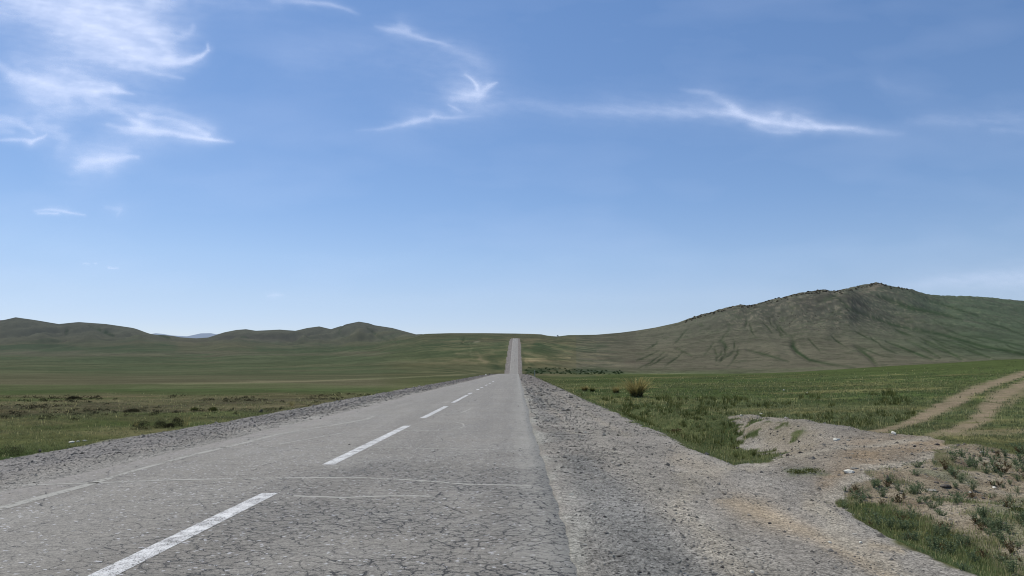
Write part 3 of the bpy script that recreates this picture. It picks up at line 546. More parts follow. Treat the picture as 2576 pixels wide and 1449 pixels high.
# --- painted dashes
m_paint, T = newmat('worn white road paint')
geo = T.node('ShaderNodeNewGeometry'); pos = geo.outputs['Position']; n1 = T.noise(pos, 62, 5, .8); n2 = T.noise(pos, 5, 4, .6); v = T.vor(pos, 55)
wear = T.math('ADD', T.math('MULTIPLY', n1, .75), T.math('MULTIPLY', n2, .22)); al = T.rng(wear, .435, .465, 0.05, 1.0)
b = T.node('ShaderNodeBsdfDiffuse'); T.l.new(T.mix(T.rng(n2, .3, .7), (0.42, 0.42, 0.41, 1), (0.64, 0.64, 0.62, 1)), b.inputs[0])
tr = T.node('ShaderNodeBsdfTransparent'); mx = T.node('ShaderNodeMixShader'); T.l.new(al, mx.inputs[0]); T.l.new(tr.outputs[0], mx.inputs[1]); T.l.new(b.outputs[0], mx.inputs[2]); out(T, mx.outputs[0])
def ribbon(name, pts, w, lift, mat, step=0.25, parent=None, z=None):
    pts = np.array(pts, float); seg = np.hypot(*np.diff(pts[:, :2], axis=0).T); cum = np.concatenate([[0], np.cumsum(seg)])
    n = max(2, int(cum[-1] / step) + 1); s = np.linspace(0, cum[-1], n); x = np.interp(s, cum, pts[:, 0]); y = np.interp(s, cum, pts[:, 1])
    ww = np.interp(s, cum, pts[:, 2]) if pts.shape[1] > 2 else np.full(n, w)
    tx = np.gradient(x); ty = np.gradient(y); L = np.hypot(tx, ty); nx, ny = -ty / L, tx / L
    a = np.stack([x + nx * ww / 2, y + ny * ww / 2], 1); b_ = np.stack([x - nx * ww / 2, y - ny * ww / 2], 1)
    V = np.concatenate([np.c_[a, zroad(a[:, 1]) + lift], np.c_[b_, zroad(b_[:, 1]) + lift]]); i = np.arange(n - 1)
    return mesh_np(name, V, np.stack([i, i + 1, i + 1 + n, i + n], 1)[:, ::-1], mat, parent)
dash_px = [((235, 1470), (692, 1241)), ((814, 1169), (1024, 1071)), ((1053, 1052), (1120, 1022)), ((1133, 1013), (1168, 994)), ((1171, 992), (1181, 988.3)),
           ((1197.5, 981), (1204, 979)), ((1210, 975.6), (1216, 973.5)), ((1222, 970), (1226, 968)), ((1231, 965), (1235, 963.3)), ((1240, 960.7), (1243, 959.2))]
def road_hit(px, py):
    y = 20.0
    for _ in range(60): y = 0.5 * y + 0.5 * at(px, py, float(zroad(y)))[1]
    return at(px, py, float(zroad(y)))
dl = []
for a, b in dash_px:
    ya, yb = road_hit(*a)[1], road_hit(*b)[1]; dl.append((ya, yb))
    ribbon('lane_marking', [(RX, ya), (RX, yb)], 0.205, 0.004, m_paint, .25, road)
print('DASHES', [(round(a, 1), round(b, 1)) for a, b in dl])
# --- sealed cracks
m_seal, T = newmat('pale crack sealant')
geo = T.node('ShaderNodeNewGeometry'); pos = geo.outputs['Position']; n1 = T.noise(pos, 14, 5, .7); n2 = T.noise(pos, 1.2, 3, .6)
al = T.rng(T.math('ADD', n1, T.math('MULTIPLY', n2, .5)), .66, .70, 0, 1)
b = T.node('ShaderNodeBsdfDiffuse', i_Color=c4(A(163, 161, 158)))
tr = T.node('ShaderNodeBsdfTransparent'); mx = T.node('ShaderNodeMixShader'); T.l.new(al, mx.inputs[0]); T.l.new(tr.outputs[0], mx.inputs[1]); T.l.new(b.outputs[0], mx.inputs[2]); out(T, mx.outputs[0])
seals = [([(470,1128),(540,1126),(640,1128),(800,1127),(960,1126),(1120,1129),(1300,1133)], .10), ([(60,1222),(250,1214),(420,1207),(640,1203),(900,1200),(1060,1209),(1180,1219),(1330,1222)], .12),
         ([(-40,1290),(60,1262),(210,1225),(340,1185),(480,1145),(620,1112),(700,1092),(820,1072),(920,1055),(945,1044)], .15), ([(700,1095),(760,1085),(900,1072),(1000,1068)], .06),
         ([(900,1082),(1060,1084),(1180,1082)], .09), ([(700,1118),(760,1108),(830,1095),(870,1088)], .08), ([(740,1248),(860,1252),(980,1246),(1080,1250)], .08),
         ([(970,1040),(1060,1038),(1180,1041),(1300,1043)], .10), ([(650,1256),(560,1262),(450,1264)], .05), ([(1150,1062),(1165,1066),(1172,1073),(1150,1078),(1120,1080)], .08),
         ([(1160,1038),(1178,1030),(1188,1024)], .09), ([(880,1020),(980,1016),(1100,1018),(1290,1020)], .10)]
for pts, w in seals:
    P2 = [road_hit(px, py) for px, py in pts]; P3 = [(p[0] + .05 * random.uniform(-1, 1), p[1] + .05 * random.uniform(-1, 1), w * random.uniform(.6, 1.1)) for p in P2]
    ribbon('crack_seal', P3, w, 0.0025, m_seal, .2, road)
# ------------------------------------------------------------------ loose gravel
def polar_samples(n, r0, r1, a0=-38, a1=38, pw=1.0):
    r = np.exp(rng.uniform(0, 1, n) ** pw * (math.log(r1) - math.log(r0)) + math.log(r0)); a = np.radians(rng.uniform(a0, a1, n))
    return r * np.sin(a), r * np.cos(a), r
OCT = np.array([[1,0,0],[0,1,0],[-1,0,0],[0,-1,0],[0,0,1],[0,0,-1]], float)
OF = np.array([[0,1,4],[1,2,4],[2,3,4],[3,0,4],[1,0,5],[2,1,5],[3,2,5],[0,3,5]])
def stones(name, x, y, z, size, mat, flatness=0.55, sink=.15):
    n = len(x); V = np.tile(OCT[None], (n, 1, 1)) * (1 + rng.uniform(-.35, .35, (n, 6, 1))) + rng.uniform(-.18, .18, (n, 6, 3))
    V = V * (size[:, None] * rng.uniform(.65, 1.35, (n, 3)))[:, None, :]; V[:, :, 2] *= flatness
    a = rng.uniform(0, 6.283, n); ca_, sa_ = np.cos(a), np.sin(a); X = V[:, :, 0] * ca_[:, None] - V[:, :, 1] * sa_[:, None]; Y = V[:, :, 0] * sa_[:, None] + V[:, :, 1] * ca_[:, None]
    V = np.stack([X + x[:, None], Y + y[:, None], V[:, :, 2] + (z + size * flatness * (.5 - sink))[:, None]], -1).reshape(-1, 3)
    Fc = (OF[None] + (np.arange(n) * 6)[:, None, None]).reshape(-1, 3)
    return mesh_np(name, V, Fc, mat, smooth=False)
m_stone, T = newmat('crushed stone')
geo = T.node('ShaderNodeNewGeometry'); rp = T.node('ShaderNodeValToRGB'); T.l.new(geo.outputs['Random Per Island'], rp.inputs[0])
e = rp.color_ramp.elements; e[0].position = 0; e[0].color = c4(A(74, 73, 73)); e[1].position = 1; e[1].color = c4(A(225, 222, 215))
for p_, c_ in ((.2, A(122, 120, 118)), (.6, A(148, 145, 141)), (.85, A(168, 162, 154)), (.96, A(182, 178, 172))): el = e.new(p_); el.color = c4(c_)
b = T.node('ShaderNodeBsdfDiffuse', i_Roughness=.6); n = T.noise(geo.outputs['Position'], 60, 3, .6)
sc1 = T.mix(T.math('MULTIPLY', n, .5), rp.outputs[0], c4(A(140, 130, 120))); sg = T.attr('gcol').outputs['Color']; g2_ = T.node('ShaderNodeVectorMath', operation='SCALE'); T.l.new(sg, g2_.inputs[0]); T.l.new(T.rng(geo.outputs['Random Per Island'], 0, 1, .45, 1.6), g2_.inputs['Scale']); hasc = T.math('GREATER_THAN', T.attr('gcol').outputs['Fac'], .001)
T.l.new(T.mix(T.math('MULTIPLY', hasc, .32), sc1, g2_.outputs[0]), b.inputs[0]); out(T, b.outputs[0])
x, y, r = polar_samples(360000, 4.6, 330, pw=.95); L = look(x, y); g = read(ggrav, L); zz = read(GZ, L); dt = read(gdirt, L)
lat = np.abs(x - RX); dens = .20 + .45 * stroke(x, y, [(1.3, 2, .7, 1), (1.3, 60, .7, 1)], 3) + .6 * (x < RX) * ss(3.5, 4.5, lat) + .1 * (x < RX) + .25 * (fbm(x / .8, y / 2, 3, 401) > .15)
keep = (rng.uniform(0, 1, len(x)) < np.clip(g * 1.2 - .2, 0, 1) * np.clip(dens, 0, 1)) & (lat > HW + .12) | ((dt > .3) & (rng.uniform(0, 1, len(x)) < .45))
x, y, r, zz = x[keep], y[keep], r[keep], zz[keep]; scol = read(gcol, look(x, y))
size = np.minimum(np.maximum(.0062, r * .00066), .028 + r * .00022) * np.exp(rng.normal(0, .50, len(x))) * np.where(x < RX, .75, 1.0)
tag(stones('loose_gravel', x, y, zz, size, m_stone), label='loose grey crushed stone lying over both shoulders', cat='gravel', kind='stuff')
vcol(bpy.data.objects['loose_gravel'], 'gcol', np.repeat(scol, 6, 0))
# a thin scatter of grit thrown on the asphalt edge
x, y, r = polar_samples(9000, 4.8, 40); e_ = np.exp(-((x - .43) / .28) ** 2) + .8 * np.exp(-((x + 6.5) / .5) ** 2) + .02; k = (rng.uniform(0, 1, len(x)) < e_) & (x > RX - HW + .05) & (x < RX + HW)
x, y, r = x[k], y[k], r[k]
tag(stones('grit', x, y, zroad(y) + .002, np.maximum(.005, r * .0006) * np.exp(rng.normal(0, .35, len(x))), m_stone), label='fine grit strewn on the asphalt edges', cat='grit', kind='stuff')
# ------------------------------------------------------------------ grass
m_grass, T = newmat('steppe grass')
geo = T.node('ShaderNodeNewGeometry'); ca = T.attr('gcol').outputs['Color']
mulg = T.rng(geo.outputs['Random Per Island'], 0, 1, 1.1, 2.6)
cc = T.node('ShaderNodeVectorMath', operation='SCALE'); T.l.new(ca, cc.inputs[0]); T.l.new(mulg, cc.inputs['Scale'])
b = T.node('ShaderNodeBsdfDiffuse'); T.l.new(cc.outputs[0], b.inputs[0]); t_ = T.node('ShaderNodeBsdfTranslucent'); T.l.new(cc.outputs[0], t_.inputs[0])
mx = T.node('ShaderNodeMixShader'); mx.inputs[0].default_value = .35; T.l.new(b.outputs[0], mx.inputs[1]); T.l.new(t_.outputs[0], mx.inputs[2]); out(T, mx.outputs[0])
def blades(name, x, y, z, h, w, col, lean=.6):
    n = len(x); a = rng.uniform(0, 6.283, n); fa = rng.uniform(0, 6.283, n); ln_ = rng.uniform(.1, lean, n) * h
    dx, dy = np.cos(a) * ln_, np.sin(a) * ln_; wx_, wy_ = np.cos(fa) * w / 2, np.sin(fa) * w / 2
    P0 = np.stack([x - wx_, y - wy_, z - .01], -1); P1 = np.stack([x + wx_, y + wy_, z - .01], -1)
    P2 = np.stack([x + dx * .35 + wx_ * .8, y + dy * .35 + wy_ * .8, z + h * .6], -1); P3 = np.stack([x + dx * .35 - wx_ * .8, y + dy * .35 - wy_ * .8, z + h * .6], -1)
    P4 = np.stack([x + dx, y + dy, z + h], -1)
    V = np.stack([P0, P1, P2, P3, P4], 1).reshape(-1, 3); i = np.arange(n)[:, None] * 5
    Fc = np.concatenate([i + [[0, 1, 2]], i + [[0, 2, 3]], i + [[3, 2, 4]]], 1).reshape(-1, 3)
    o = mesh_np(name, V, Fc, m_grass, smooth=False); vcol(o, 'gcol', np.repeat(col, 5, 0)); return o
x, y, r = polar_samples(75000, 4.2, 210, pw=.85); xe, ye, re = polar_samples(15000, 4.2, 14, 17, 38); x = np.concatenate([x, xe]); y = np.concatenate([y, ye]); r = np.concatenate([r, re])
xe, ye, re = polar_samples(12000, 14, 48, 4, 27); x = np.concatenate([x, xe]); y = np.concatenate([y, ye]); r = np.concatenate([r, re])
L = look(x, y); v = read(gveg, L); d_ = read(gdirt, L)
lat = np.where(x < RX, RX - x - 7.6, x - RX - 7.1)
p = (1 - (x < RX) * ss(30, 110, r)) * np.where(x < RX, np.clip(v, 0, 1) * np.where(lat < 0, 0, 1), np.clip(v * 1.2 - .15, 0, 1)) * ss(-1.2, .1, fbm(x / (1.5), y / 1.5, 3, 421)) * np.where(lat > 0, 1, 0) * (1 - ss(70, 200, r) * .9)
k = rng.uniform(0, 1, len(x)) < p; x, y, r = x[k], y[k], r[k]; K = 7
x = np.repeat(x, K) + rng.normal(0, 1, len(x) * K) * np.repeat(.02 + r * .0018, K); y = np.repeat(y, K) + rng.normal(0, 1, len(r) * K) * np.repeat(.02 + r * .0018, K); r = np.repeat(r, K)
L = look(x, y); zz = read(GZ, L); cl = read(gcol, L); k = (read(ggrav, L) < .75) & ((x > RX + 7.1) | (x < RX - 7.7)); x, y, r, zz, cl = x[k], y[k], r[k], zz[k], cl[k]
pt = fbm(x / 2.2, y / 2.2, 3, 431)
ditch = ((x > 3.5) & (x < 9) & (y < 60)); tall = np.where(ditch, .95, 1.0) * np.where(x < RX, .75, 1.0)
h = np.maximum(.045, r * .0021) * np.exp(rng.normal(0, .35, len(x))) * tall * (1 + .5 * pt); h = np.clip(h, .02, np.where(x < RX, .085, .12)); h = h * (.45 + .55 * ss(7.2, 8.4, np.abs(x - RX))); w = np.maximum(.003, r * .00055)
strip = (y < 13) & (x > 3.5)
yel = np.clip(.15 + .7 * fbm(x / 1.8, y / 1.8, 3, 433) + rng.normal(0, .22, len(x)), 0, 1)[:, None] * np.where(x < RX, .5, 1.0)[:, None]
grn = np.where(strip, 1.2, np.where(ditch, .8, .15))[:, None]
cl = cl * (1 - grn * .5) + A(82, 108, 56) * grn * .5
cl = cl * .64 + A(116, 116, 88) * .36
cl = cl * (1 - yel * .55) + A(126, 122, 80) * yel * np.where(strip[:, None], .45, .5)
dry = rng.uniform(0, 1, len(x)) < .035; h = np.where(dry, h * 2.1, h); cl = np.where(dry[:, None], A(150, 142, 104), cl)
blades('grass', x, y, zz, h, w, cl)
tag(bpy.data.objects['grass'], label='short steppe grass growing beyond the gravel shoulders', cat='grass', kind='stuff')
# ------------------------------------------------------------------ plants and rocks that stand alone
def simplemat(name, c1, c2, scale=20, trans=0.0, haze=False):
    m, T = newmat(name); geo = T.node('ShaderNodeNewGeometry'); f = T.math('MULTIPLY', T.math('ADD', geo.outputs['Random Per Island'], T.noise(geo.outputs['Position'], scale, 4, .6)), .5)
    c = T.mix(T.rng(f, .2, .8), c4(c1), c4(c2)); b = T.node('ShaderNodeBsdfDiffuse'); T.l.new(c, b.inputs[0]); sh = b.outputs[0]
    if trans:
        t_ = T.node('ShaderNodeBsdfTranslucent'); T.l.new(c, t_.inputs[0]); mx = T.node('ShaderNodeMixShader'); mx.inputs[0].default_value = trans; T.l.new(sh, mx.inputs[1]); T.l.new(t_.outputs[0], mx.inputs[2]); sh = mx.outputs[0]
    out(T, sh); return m
m_straw = simplemat('dry straw blades', A(112, 106, 68), A(188, 174, 124), 8, .3)
m_tgreen = simplemat('green tussock blades', A(60, 72, 40), A(120, 122, 76), 8, .3)
m_brush = simplemat('dark scrub twigs', A(44, 44, 36), A(84, 80, 62), 12, .15)
m_weed = simplemat('grey green weed leaves', A(84, 98, 72), A(146, 158, 124), 30, .25)
m_weedb = simplemat('brown weed stalks', A(80, 66, 50), A(128, 112, 84), 30, .2)
m_rockd = simplemat('dark rock', A(66, 62, 62), A(104, 98, 94), 14)
m_rockg = simplemat('grey rock', A(112, 108, 104), A(152, 148, 142), 14)
m_rockw = simplemat('pale rock', A(172, 168, 158), A(226, 222, 214), 14)
m_rockb = simplemat('brown rock', A(112, 92, 76), A(160, 140, 122), 14)
m_bush = simplemat('dark green bush leaves', A(48, 64, 44), A(80, 98, 66), 3, .2)
def arc_blades(n, h, spread, w, seed, core=.25, droop=.5, segs=4):
    g = np.random.default_rng(seed); V = []; Fc = []
    for k in range(n):
        a = g.uniform(0, 6.283); rad = core * math.sqrt(g.uniform(0, 1)); hh = h * g.uniform(.55, 1.0); out_ = spread * g.uniform(.1, 1.0) ** .8
        bx, by = rad * math.cos(a), rad * math.sin(a); a2 = a + g.normal(0, .5); px_, py_ = -math.sin(a2), math.cos(a2); base = len(V)
        for s in range(segs + 1):
            t = s / segs; o_ = out_ * t ** 1.5; z_ = hh * (t - droop * (out_ / max(spread, 1e-3)) * .6 * t * t); ww = w * (1 - .85 * t) / 2
            V += [(bx + math.cos(a2) * o_ - px_ * ww, by + math.sin(a2) * o_ - py_ * ww, z_), (bx + math.cos(a2) * o_ + px_ * ww, by + math.sin(a2) * o_ + py_ * ww, z_)]
            if s: q = base + 2 * s; Fc.append((q - 2, q - 1, q + 1, q))
    return V, Fc
def leafy(n, h, spread, lw, seed, stalks=8, up=.5):
    """stalks with many small leaves"""
    g = np.random.default_rng(seed); V = []; Fc = []
    for s in range(stalks):
        a = g.uniform(0, 6.283); l_ = g.uniform(0, spread); hh = h * g.uniform(.6, 1.05); tx, ty = math.cos(a) * l_, math.sin(a) * l_
        b = len(V); w = lw * .25; V += [(-w + tx * .25, ty * .25, 0), (w + tx * .25, ty * .25, 0), (tx + w * .4, ty, hh), (tx - w * .4, ty, hh)]; Fc.append((b, b + 1, b + 2, b + 3))
        for k in range(n // stalks):
            t = g.uniform(.08, 1); cx, cy, cz = tx * (.25 + .75 * t), ty * (.25 + .75 * t), hh * t; d = np.array([g.normal(), g.normal(), abs(g.normal()) * up + .1]); d /= np.linalg.norm(d)
            p = np.cross(d, g.normal(size=3)); p /= np.linalg.norm(p); L_ = lw * g.uniform(1.2, 2.6); c = np.array([cx, cy, cz]); b = len(V)
            V += [tuple(c), tuple(c + d * L_ * .5 + p * lw * .4), tuple(c + d * L_), tuple(c + d * L_ * .5 - p * lw * .4)]; Fc.append((b, b + 1, b + 2, b + 3))
    return V, Fc
def scatterball(n, rx, h, lw, seed):
    """a low rounded scrub clump: twigs and tiny leaves through the volume"""
    g = np.random.default_rng(seed); V = []; Fc = []; lob = [(g.uniform(-.5, .5) * rx, g.uniform(-.5, .5) * rx, g.uniform(.6, 1.0)) for _ in range(6)]
    for k in range(n):
        lx, ly, lh = lob[g.integers(0, 6)]; d = g.normal(size=3); d /= np.linalg.norm(d); d[2] = abs(d[2]); rr_ = g.uniform(.4, 1) ** .5
        c = np.array([lx + d[0] * rx * .55 * rr_, ly + d[1] * rx * .55 * rr_, d[2] * h * lh * rr_]); e_ = d + g.normal(size=3) * .5; e_ /= np.linalg.norm(e_); p = np.cross(e_, g.normal(size=3)); p /= np.linalg.norm(p); b = len(V); L_ = lw * g.uniform(1.5, 4)
        V += [tuple(c), tuple(c + e_ * L_ * .5 + p * lw * .4), tuple(c + e_ * L_), tuple(c + e_ * L_ * .5 - p * lw * .4)]; Fc.append((b, b + 1, b + 2, b + 3))
    return V, Fc
def rockmesh(sx_, sy2, sz_, seed, peak=False, sub=3):
    g = np.random.default_rng(seed); import bmesh
    bm = bmesh.new(); bmesh.ops.create_icosphere(bm, subdivisions=sub, radius=1.0); V = np.array([v.co[:] for v in bm.verts]); Fc = np.array([[v.index for v in f.verts] for f in bm.faces]); bm.free()
    for _ in range(9):      # cut flat facets
        n = g.normal(size=3); n /= np.linalg.norm(n); lim = g.uniform(.55, .85); dd = V @ n; V -= np.maximum(dd - lim, 0)[:, None] * n[None]
    if peak: V[:, :2] *= (1.25 - .62 * (V[:, 2:3] + 1)) .clip(.08)
    V += g.normal(0, .02, V.shape); V[:, 0] *= sx_; V[:, 1] *= sy2; V[:, 2] *= sz_; return V, Fc
def place(name, VF, mat, loc, label, cat, group=None, rz=0.0, scale=1.0, smooth=False):
    V, Fc = VF; Fc = [tuple(f) for f in Fc]; o = mesh_np(name, V, np.array(Fc), mat, smooth=smooth); o.location = loc; o.rotation_euler = (0, 0, rz); o.scale = (scale,) * 3
    return tag(o, label, cat, group)
def copy_of(o, loc, rz=0.0, scale=1.0, label=None, group=None):
    c = o.copy(); COL.objects.link(c); c.location = loc; c.rotation_euler = (0, 0, rz); c.scale = (scale,) * 3
    if label: c['label'] = label
    if group: c['group'] = group
    return c
def hit(px, py, z0=-.5):
    """where the line through this pixel meets the terrain sheet"""
    d = 3.0; prev = None
    while d < 6000:
        X = atd(px, py, d); zt = zat(X[0], X[1])
        if zt > X[2]:
            lo, hi = prev, d
            for _ in range(24):
                m = .5 * (lo + hi); X = atd(px, py, m)
                if zat(X[0], X[1]) > X[2]: hi = m
                else: lo = m
            X = atd(px, py, hi); return (X[0], X[1], zat(X[0], X[1]))
        prev = d; d *= 1.02
    return None
# straw tussocks of the meadow
p = hit(1602, 999); dp = math.hypot(p[0], p[1]); print('TUSSOCK', p)
sc = dp / 1909.0
t1 = place('grass_tussock', arc_blades(360, 54 * sc, 60 * sc, 1.9 * sc, 5, core=11 * sc, droop=.15), m_straw, p, 'largest tussock of tall straw coloured grass standing in the green meadow', 'grass tussock')
cr = place('core', scatterball(600, 17 * sc, 16 * sc, 1.6 * sc, 6), m_brush, (0, 0, 0), None, None); cr.parent = t1
for (px, py, hpx, wpx, sd_, lab, mt) in [(1549, 989, 22, 14, 11, 'faded brown tussock just left of the largest straw tussock', m_straw), (1471, 984, 17, 12, 12, 'pale dry tussock nearest the gravel edge of the right meadow', m_straw), (1490, 985, 12, 9, 13, 'small green tussock between the two dry tussocks of the meadow', m_tgreen)]:
    p = hit(px, py); s_ = math.hypot(p[0], p[1]) / 1909.0
    t = place('grass_tussock', arc_blades(220, hpx * s_, wpx * s_ * 1.2, 1.2 * s_, sd_, core=wpx * .4 * s_, droop=.4), mt, p, lab, 'grass tussock')
    c = place('core', scatterball(160, wpx * .6 * s_, hpx * .35 * s_, 1.3 * s_, sd_ + 50), m_brush, (0, 0, 0), None, None); c.parent = t
# scrub clumps beside the road on the left
for (px, py, wpx, hpx, sd_, lab) in [(355, 1080, 22, 17, 21, 'leftmost of the three dark scrub clumps beside the left shoulder'), (401, 1077, 17, 19, 22, 'darkest, middle scrub clump beside the left shoulder'), (450, 1073, 16, 21, 23, 'rightmost scrub clump beside the left shoulder, next to the dry stalks'),
        (535, 1034, 10, 8, 24, 'small round green scrub clump in the plain, nearer the road'), (490, 1033, 8, 6, 25, 'tiny green scrub clump left of the small round one'), (185, 1005, 14, 6, 26, 'flat dark bush far out in the left plain'),
        (20, 1146, 30, 22, 27, 'brown scrub clump at the left edge of the view by the shoulder'), (425, 1076, 9, 9, 28, 'small dark scrub clump between the middle and right ones'), (340, 1036, 18, 6, 29, 'low grey scrub patch behind the dark clumps')]:
    p = hit(px, py); s_ = math.hypot(p[0], p[1]) / 1909.0
    b_ = place('scrub_clump', scatterball(900, wpx * s_ * 1.15, hpx * s_ * 1.2, 1.0 * s_, sd_), m_brush if sd_ not in (24, 25) else m_tgreen, p, lab, 'scrub')
for (px, py, hpx, sd_, lab) in [(468, 1072, 36, 31, 'tall thin dry stalks rising beside the rightmost scrub clump on the left'), (340, 1073, 18, 32, 'short dry stalks behind the leftmost scrub clump'), (735, 1020, 16, 33, 'dry stalks leaning over the left gravel edge far along the road')]:
    p = hit(px, py); s_ = math.hypot(p[0], p[1]) / 1909.0
    place('dry_stalks', arc_blades(26, hpx * s_, hpx * .8 * s_, .9 * s_, sd_, core=6 * s_, droop=.1), m_straw, p, lab, 'dry stalks')
# scattered grey scrub of the plain, nobody could count it
V = []; Fc = []; g = np.random.default_rng(77)
for k in range(520):
    u = g.uniform(-60, 1180); row = g.choice([g.uniform(1000, 1012), g.uniform(1022, 1042), g.uniform(1030, 1062), g.uniform(996, 1035)]) - max(0, (u - 700)) * .045
    if vnoise(np.array([u / 90.0]), np.array([row / 6.0]), 5)[0] < .05: continue
    x_, y_ = at(u, row, -1.0); L = look(np.array([x_]), np.array([y_]))
    if read(gveg, L)[0] < .5 or x_ > RX - 8.3: continue
    z_ = float(read(GZ, L)[0]); s_ = math.hypot(x_, y_) / 1909.0; v_, f_ = scatterball(34, g.uniform(5, 13) * s_, g.uniform(2.5, 6) * s_, 1.3 * s_, int(g.integers(1e6))); b_ = len(V)
    V += [(a[0] + x_, a[1] + y_, a[2] + z_) for a in v_]; Fc += [tuple(i + b_ for i in q) for q in f_]
tag(mesh_np('low_scrub', V, np.array(Fc), m_brush, smooth=False), 'low grey brown scrub strewn in streaks over the left plain', 'scrub', kind='stuff')
V = []; Fc = []
for k in range(1500):
    u = g.uniform(1400, 2300) if k % 3 else g.uniform(1560, 1960); row = g.uniform(1000, 1078) if k % 3 else g.uniform(1025, 1140)
    if vnoise(np.array([u / 60.0]), np.array([row / 14.0]), 8)[0] < .0: continue
    x_, y_ = at(u, row, -.75); L = look(np.array([x_]), np.array([y_]))
    if read(gveg, L)[0] < .7 or x_ < 5: continue
    z_ = float(read(GZ, L)[0]); s_ = math.hypot(x_, y_) / 1909.0; v_, f_ = arc_blades(16, g.uniform(7, 17) * s_, 7 * s_, 1.2 * s_, int(g.integers(1e6)), core=5 * s_, droop=.2, segs=2); b_ = len(V)
    V += [(a[0] + x_, a[1] + y_, a[2] + z_) for a in v_]; Fc += [tuple(i + b_ for i in q) for q in f_]
tag(mesh_np('meadow_herbs', V, np.array(Fc), m_tgreen, smooth=False), 'rough green herbs and taller grass of the right meadow', 'meadow plants', kind='stuff')
# bushes in the hollow beyond the crest
V = []; Fc = []
for k in range(150):
    u = g.uniform(1322, 1570); row = 934 + g.normal(0, 2.2) + (u - 1322) * .010; dd = g.uniform(600, 690); X = atd(u, row, dd); z_ = zat(X[0], X[1]); s_ = dd / 1909.0
    v_, f_ = scatterball(60, g.uniform(1.5, 3) * s_, g.uniform(.8, 1.6) * s_, .7 * s_, int(g.integers(1e6))); b_ = len(V); V += [(a[0] + X[0], a[1] + X[1], a[2] + z_) for a in v_]; Fc += [tuple(i + b_ for i in q) for q in f_]
tag(mesh_np('bushes', V, np.array(Fc), m_bush, smooth=False), 'dark green bushes massed in the hollow beside the far road', 'bushes', kind='stuff')
# weeds on the scree ground
weeds = [leafy(260, random.uniform(.10, .19), random.uniform(.08, .17), .012, 900 + k, stalks=random.randint(10, 20)) for k in range(8)]
wsrc = []
wp = [(2155,1275),(2172,1250),(2140,1238),(2185,1290),(2205,1305),(2170,1310),(2232,1225),(2262,1235),(2246,1262),(2290,1280),(2218,1270),(2310,1228),(2450,1308),(2464,1322),(2478,1300),(2500,1335),(2510,1352),(2522,1372),(2545,1392),(2560,1376),(2538,1342),(2486,1345),(2566,1412),
      (2395,1160),(2420,1150),(2440,1172),(2465,1152),(2500,1160),(2530,1150),(2555,1170),(2480,1190),(2520,1200),(2560,1210),(2560,1240),(2380,1182),(2300,1195),(2200,1218),(2335,1255),(2405,1205),(2445,1232),(2350,1168),(2540,1262),(2270,1310),(2295,1330),(2240,1330),(2415,1370),(2470,1400)]
_wg = np.random.default_rng(4)
while len(wp) < 190:
    a_ = _wg.uniform(2120, 2600); b_ = _wg.uniform(1135, 1445)
    lim = 1232 + (a_ - 2112) * .66
    if b_ > lim + 40 or (b_ < 1215 and a_ < 2300) or (a_ < 2360 and b_ < 1150): continue
    if vnoise(np.array([a_ / 38.0]), np.array([b_ / 17.0]), 12)[0] < (.1 if b_ > 1215 else -.25): continue
    wp.append((a_, b_))
for k, (px, py) in enumerate(wp):
    p = hit(px, py); far = 1170 < py < 1210 or py < 1180; scw = (1.2 if far else .85) * random.uniform(.45, 1.3)
    if k < 8:
        o = place('weed', weeds[k], (m_weed if k not in (2, 6) else m_weedb), p, 'small leafy weed growing on the stony brown ground at the right', 'weed', 'weeds on the stony ground', random.uniform(0, 6), scw); wsrc.append(o)
    else: copy_of(wsrc[k % 8], p, random.uniform(0, 6), scw)
# ground hugging green tuft patch and brown ones among them
for (px, py, sd_, lab) in [(2560, 1288, 41, 'bright green low plant at the right edge of the stony ground'), (1700, 1088, 42, 'reddish brown dry weeds in the ditch behind the gravel'), (2005, 1190, 43, 'low green patch plant inside the gravel side road, left one'), (2045, 1188, 44, 'low green patch plant inside the gravel side road, right one')]:
    p = hit(px, py); s_ = math.hypot(p[0], p[1]) / 1909.0
    place('low_plant', scatterball(360, 24 * s_, 8 * s_, 1.6 * s_, sd_), m_weedb if sd_ == 42 else m_tgreen, p, lab, 'low plant')
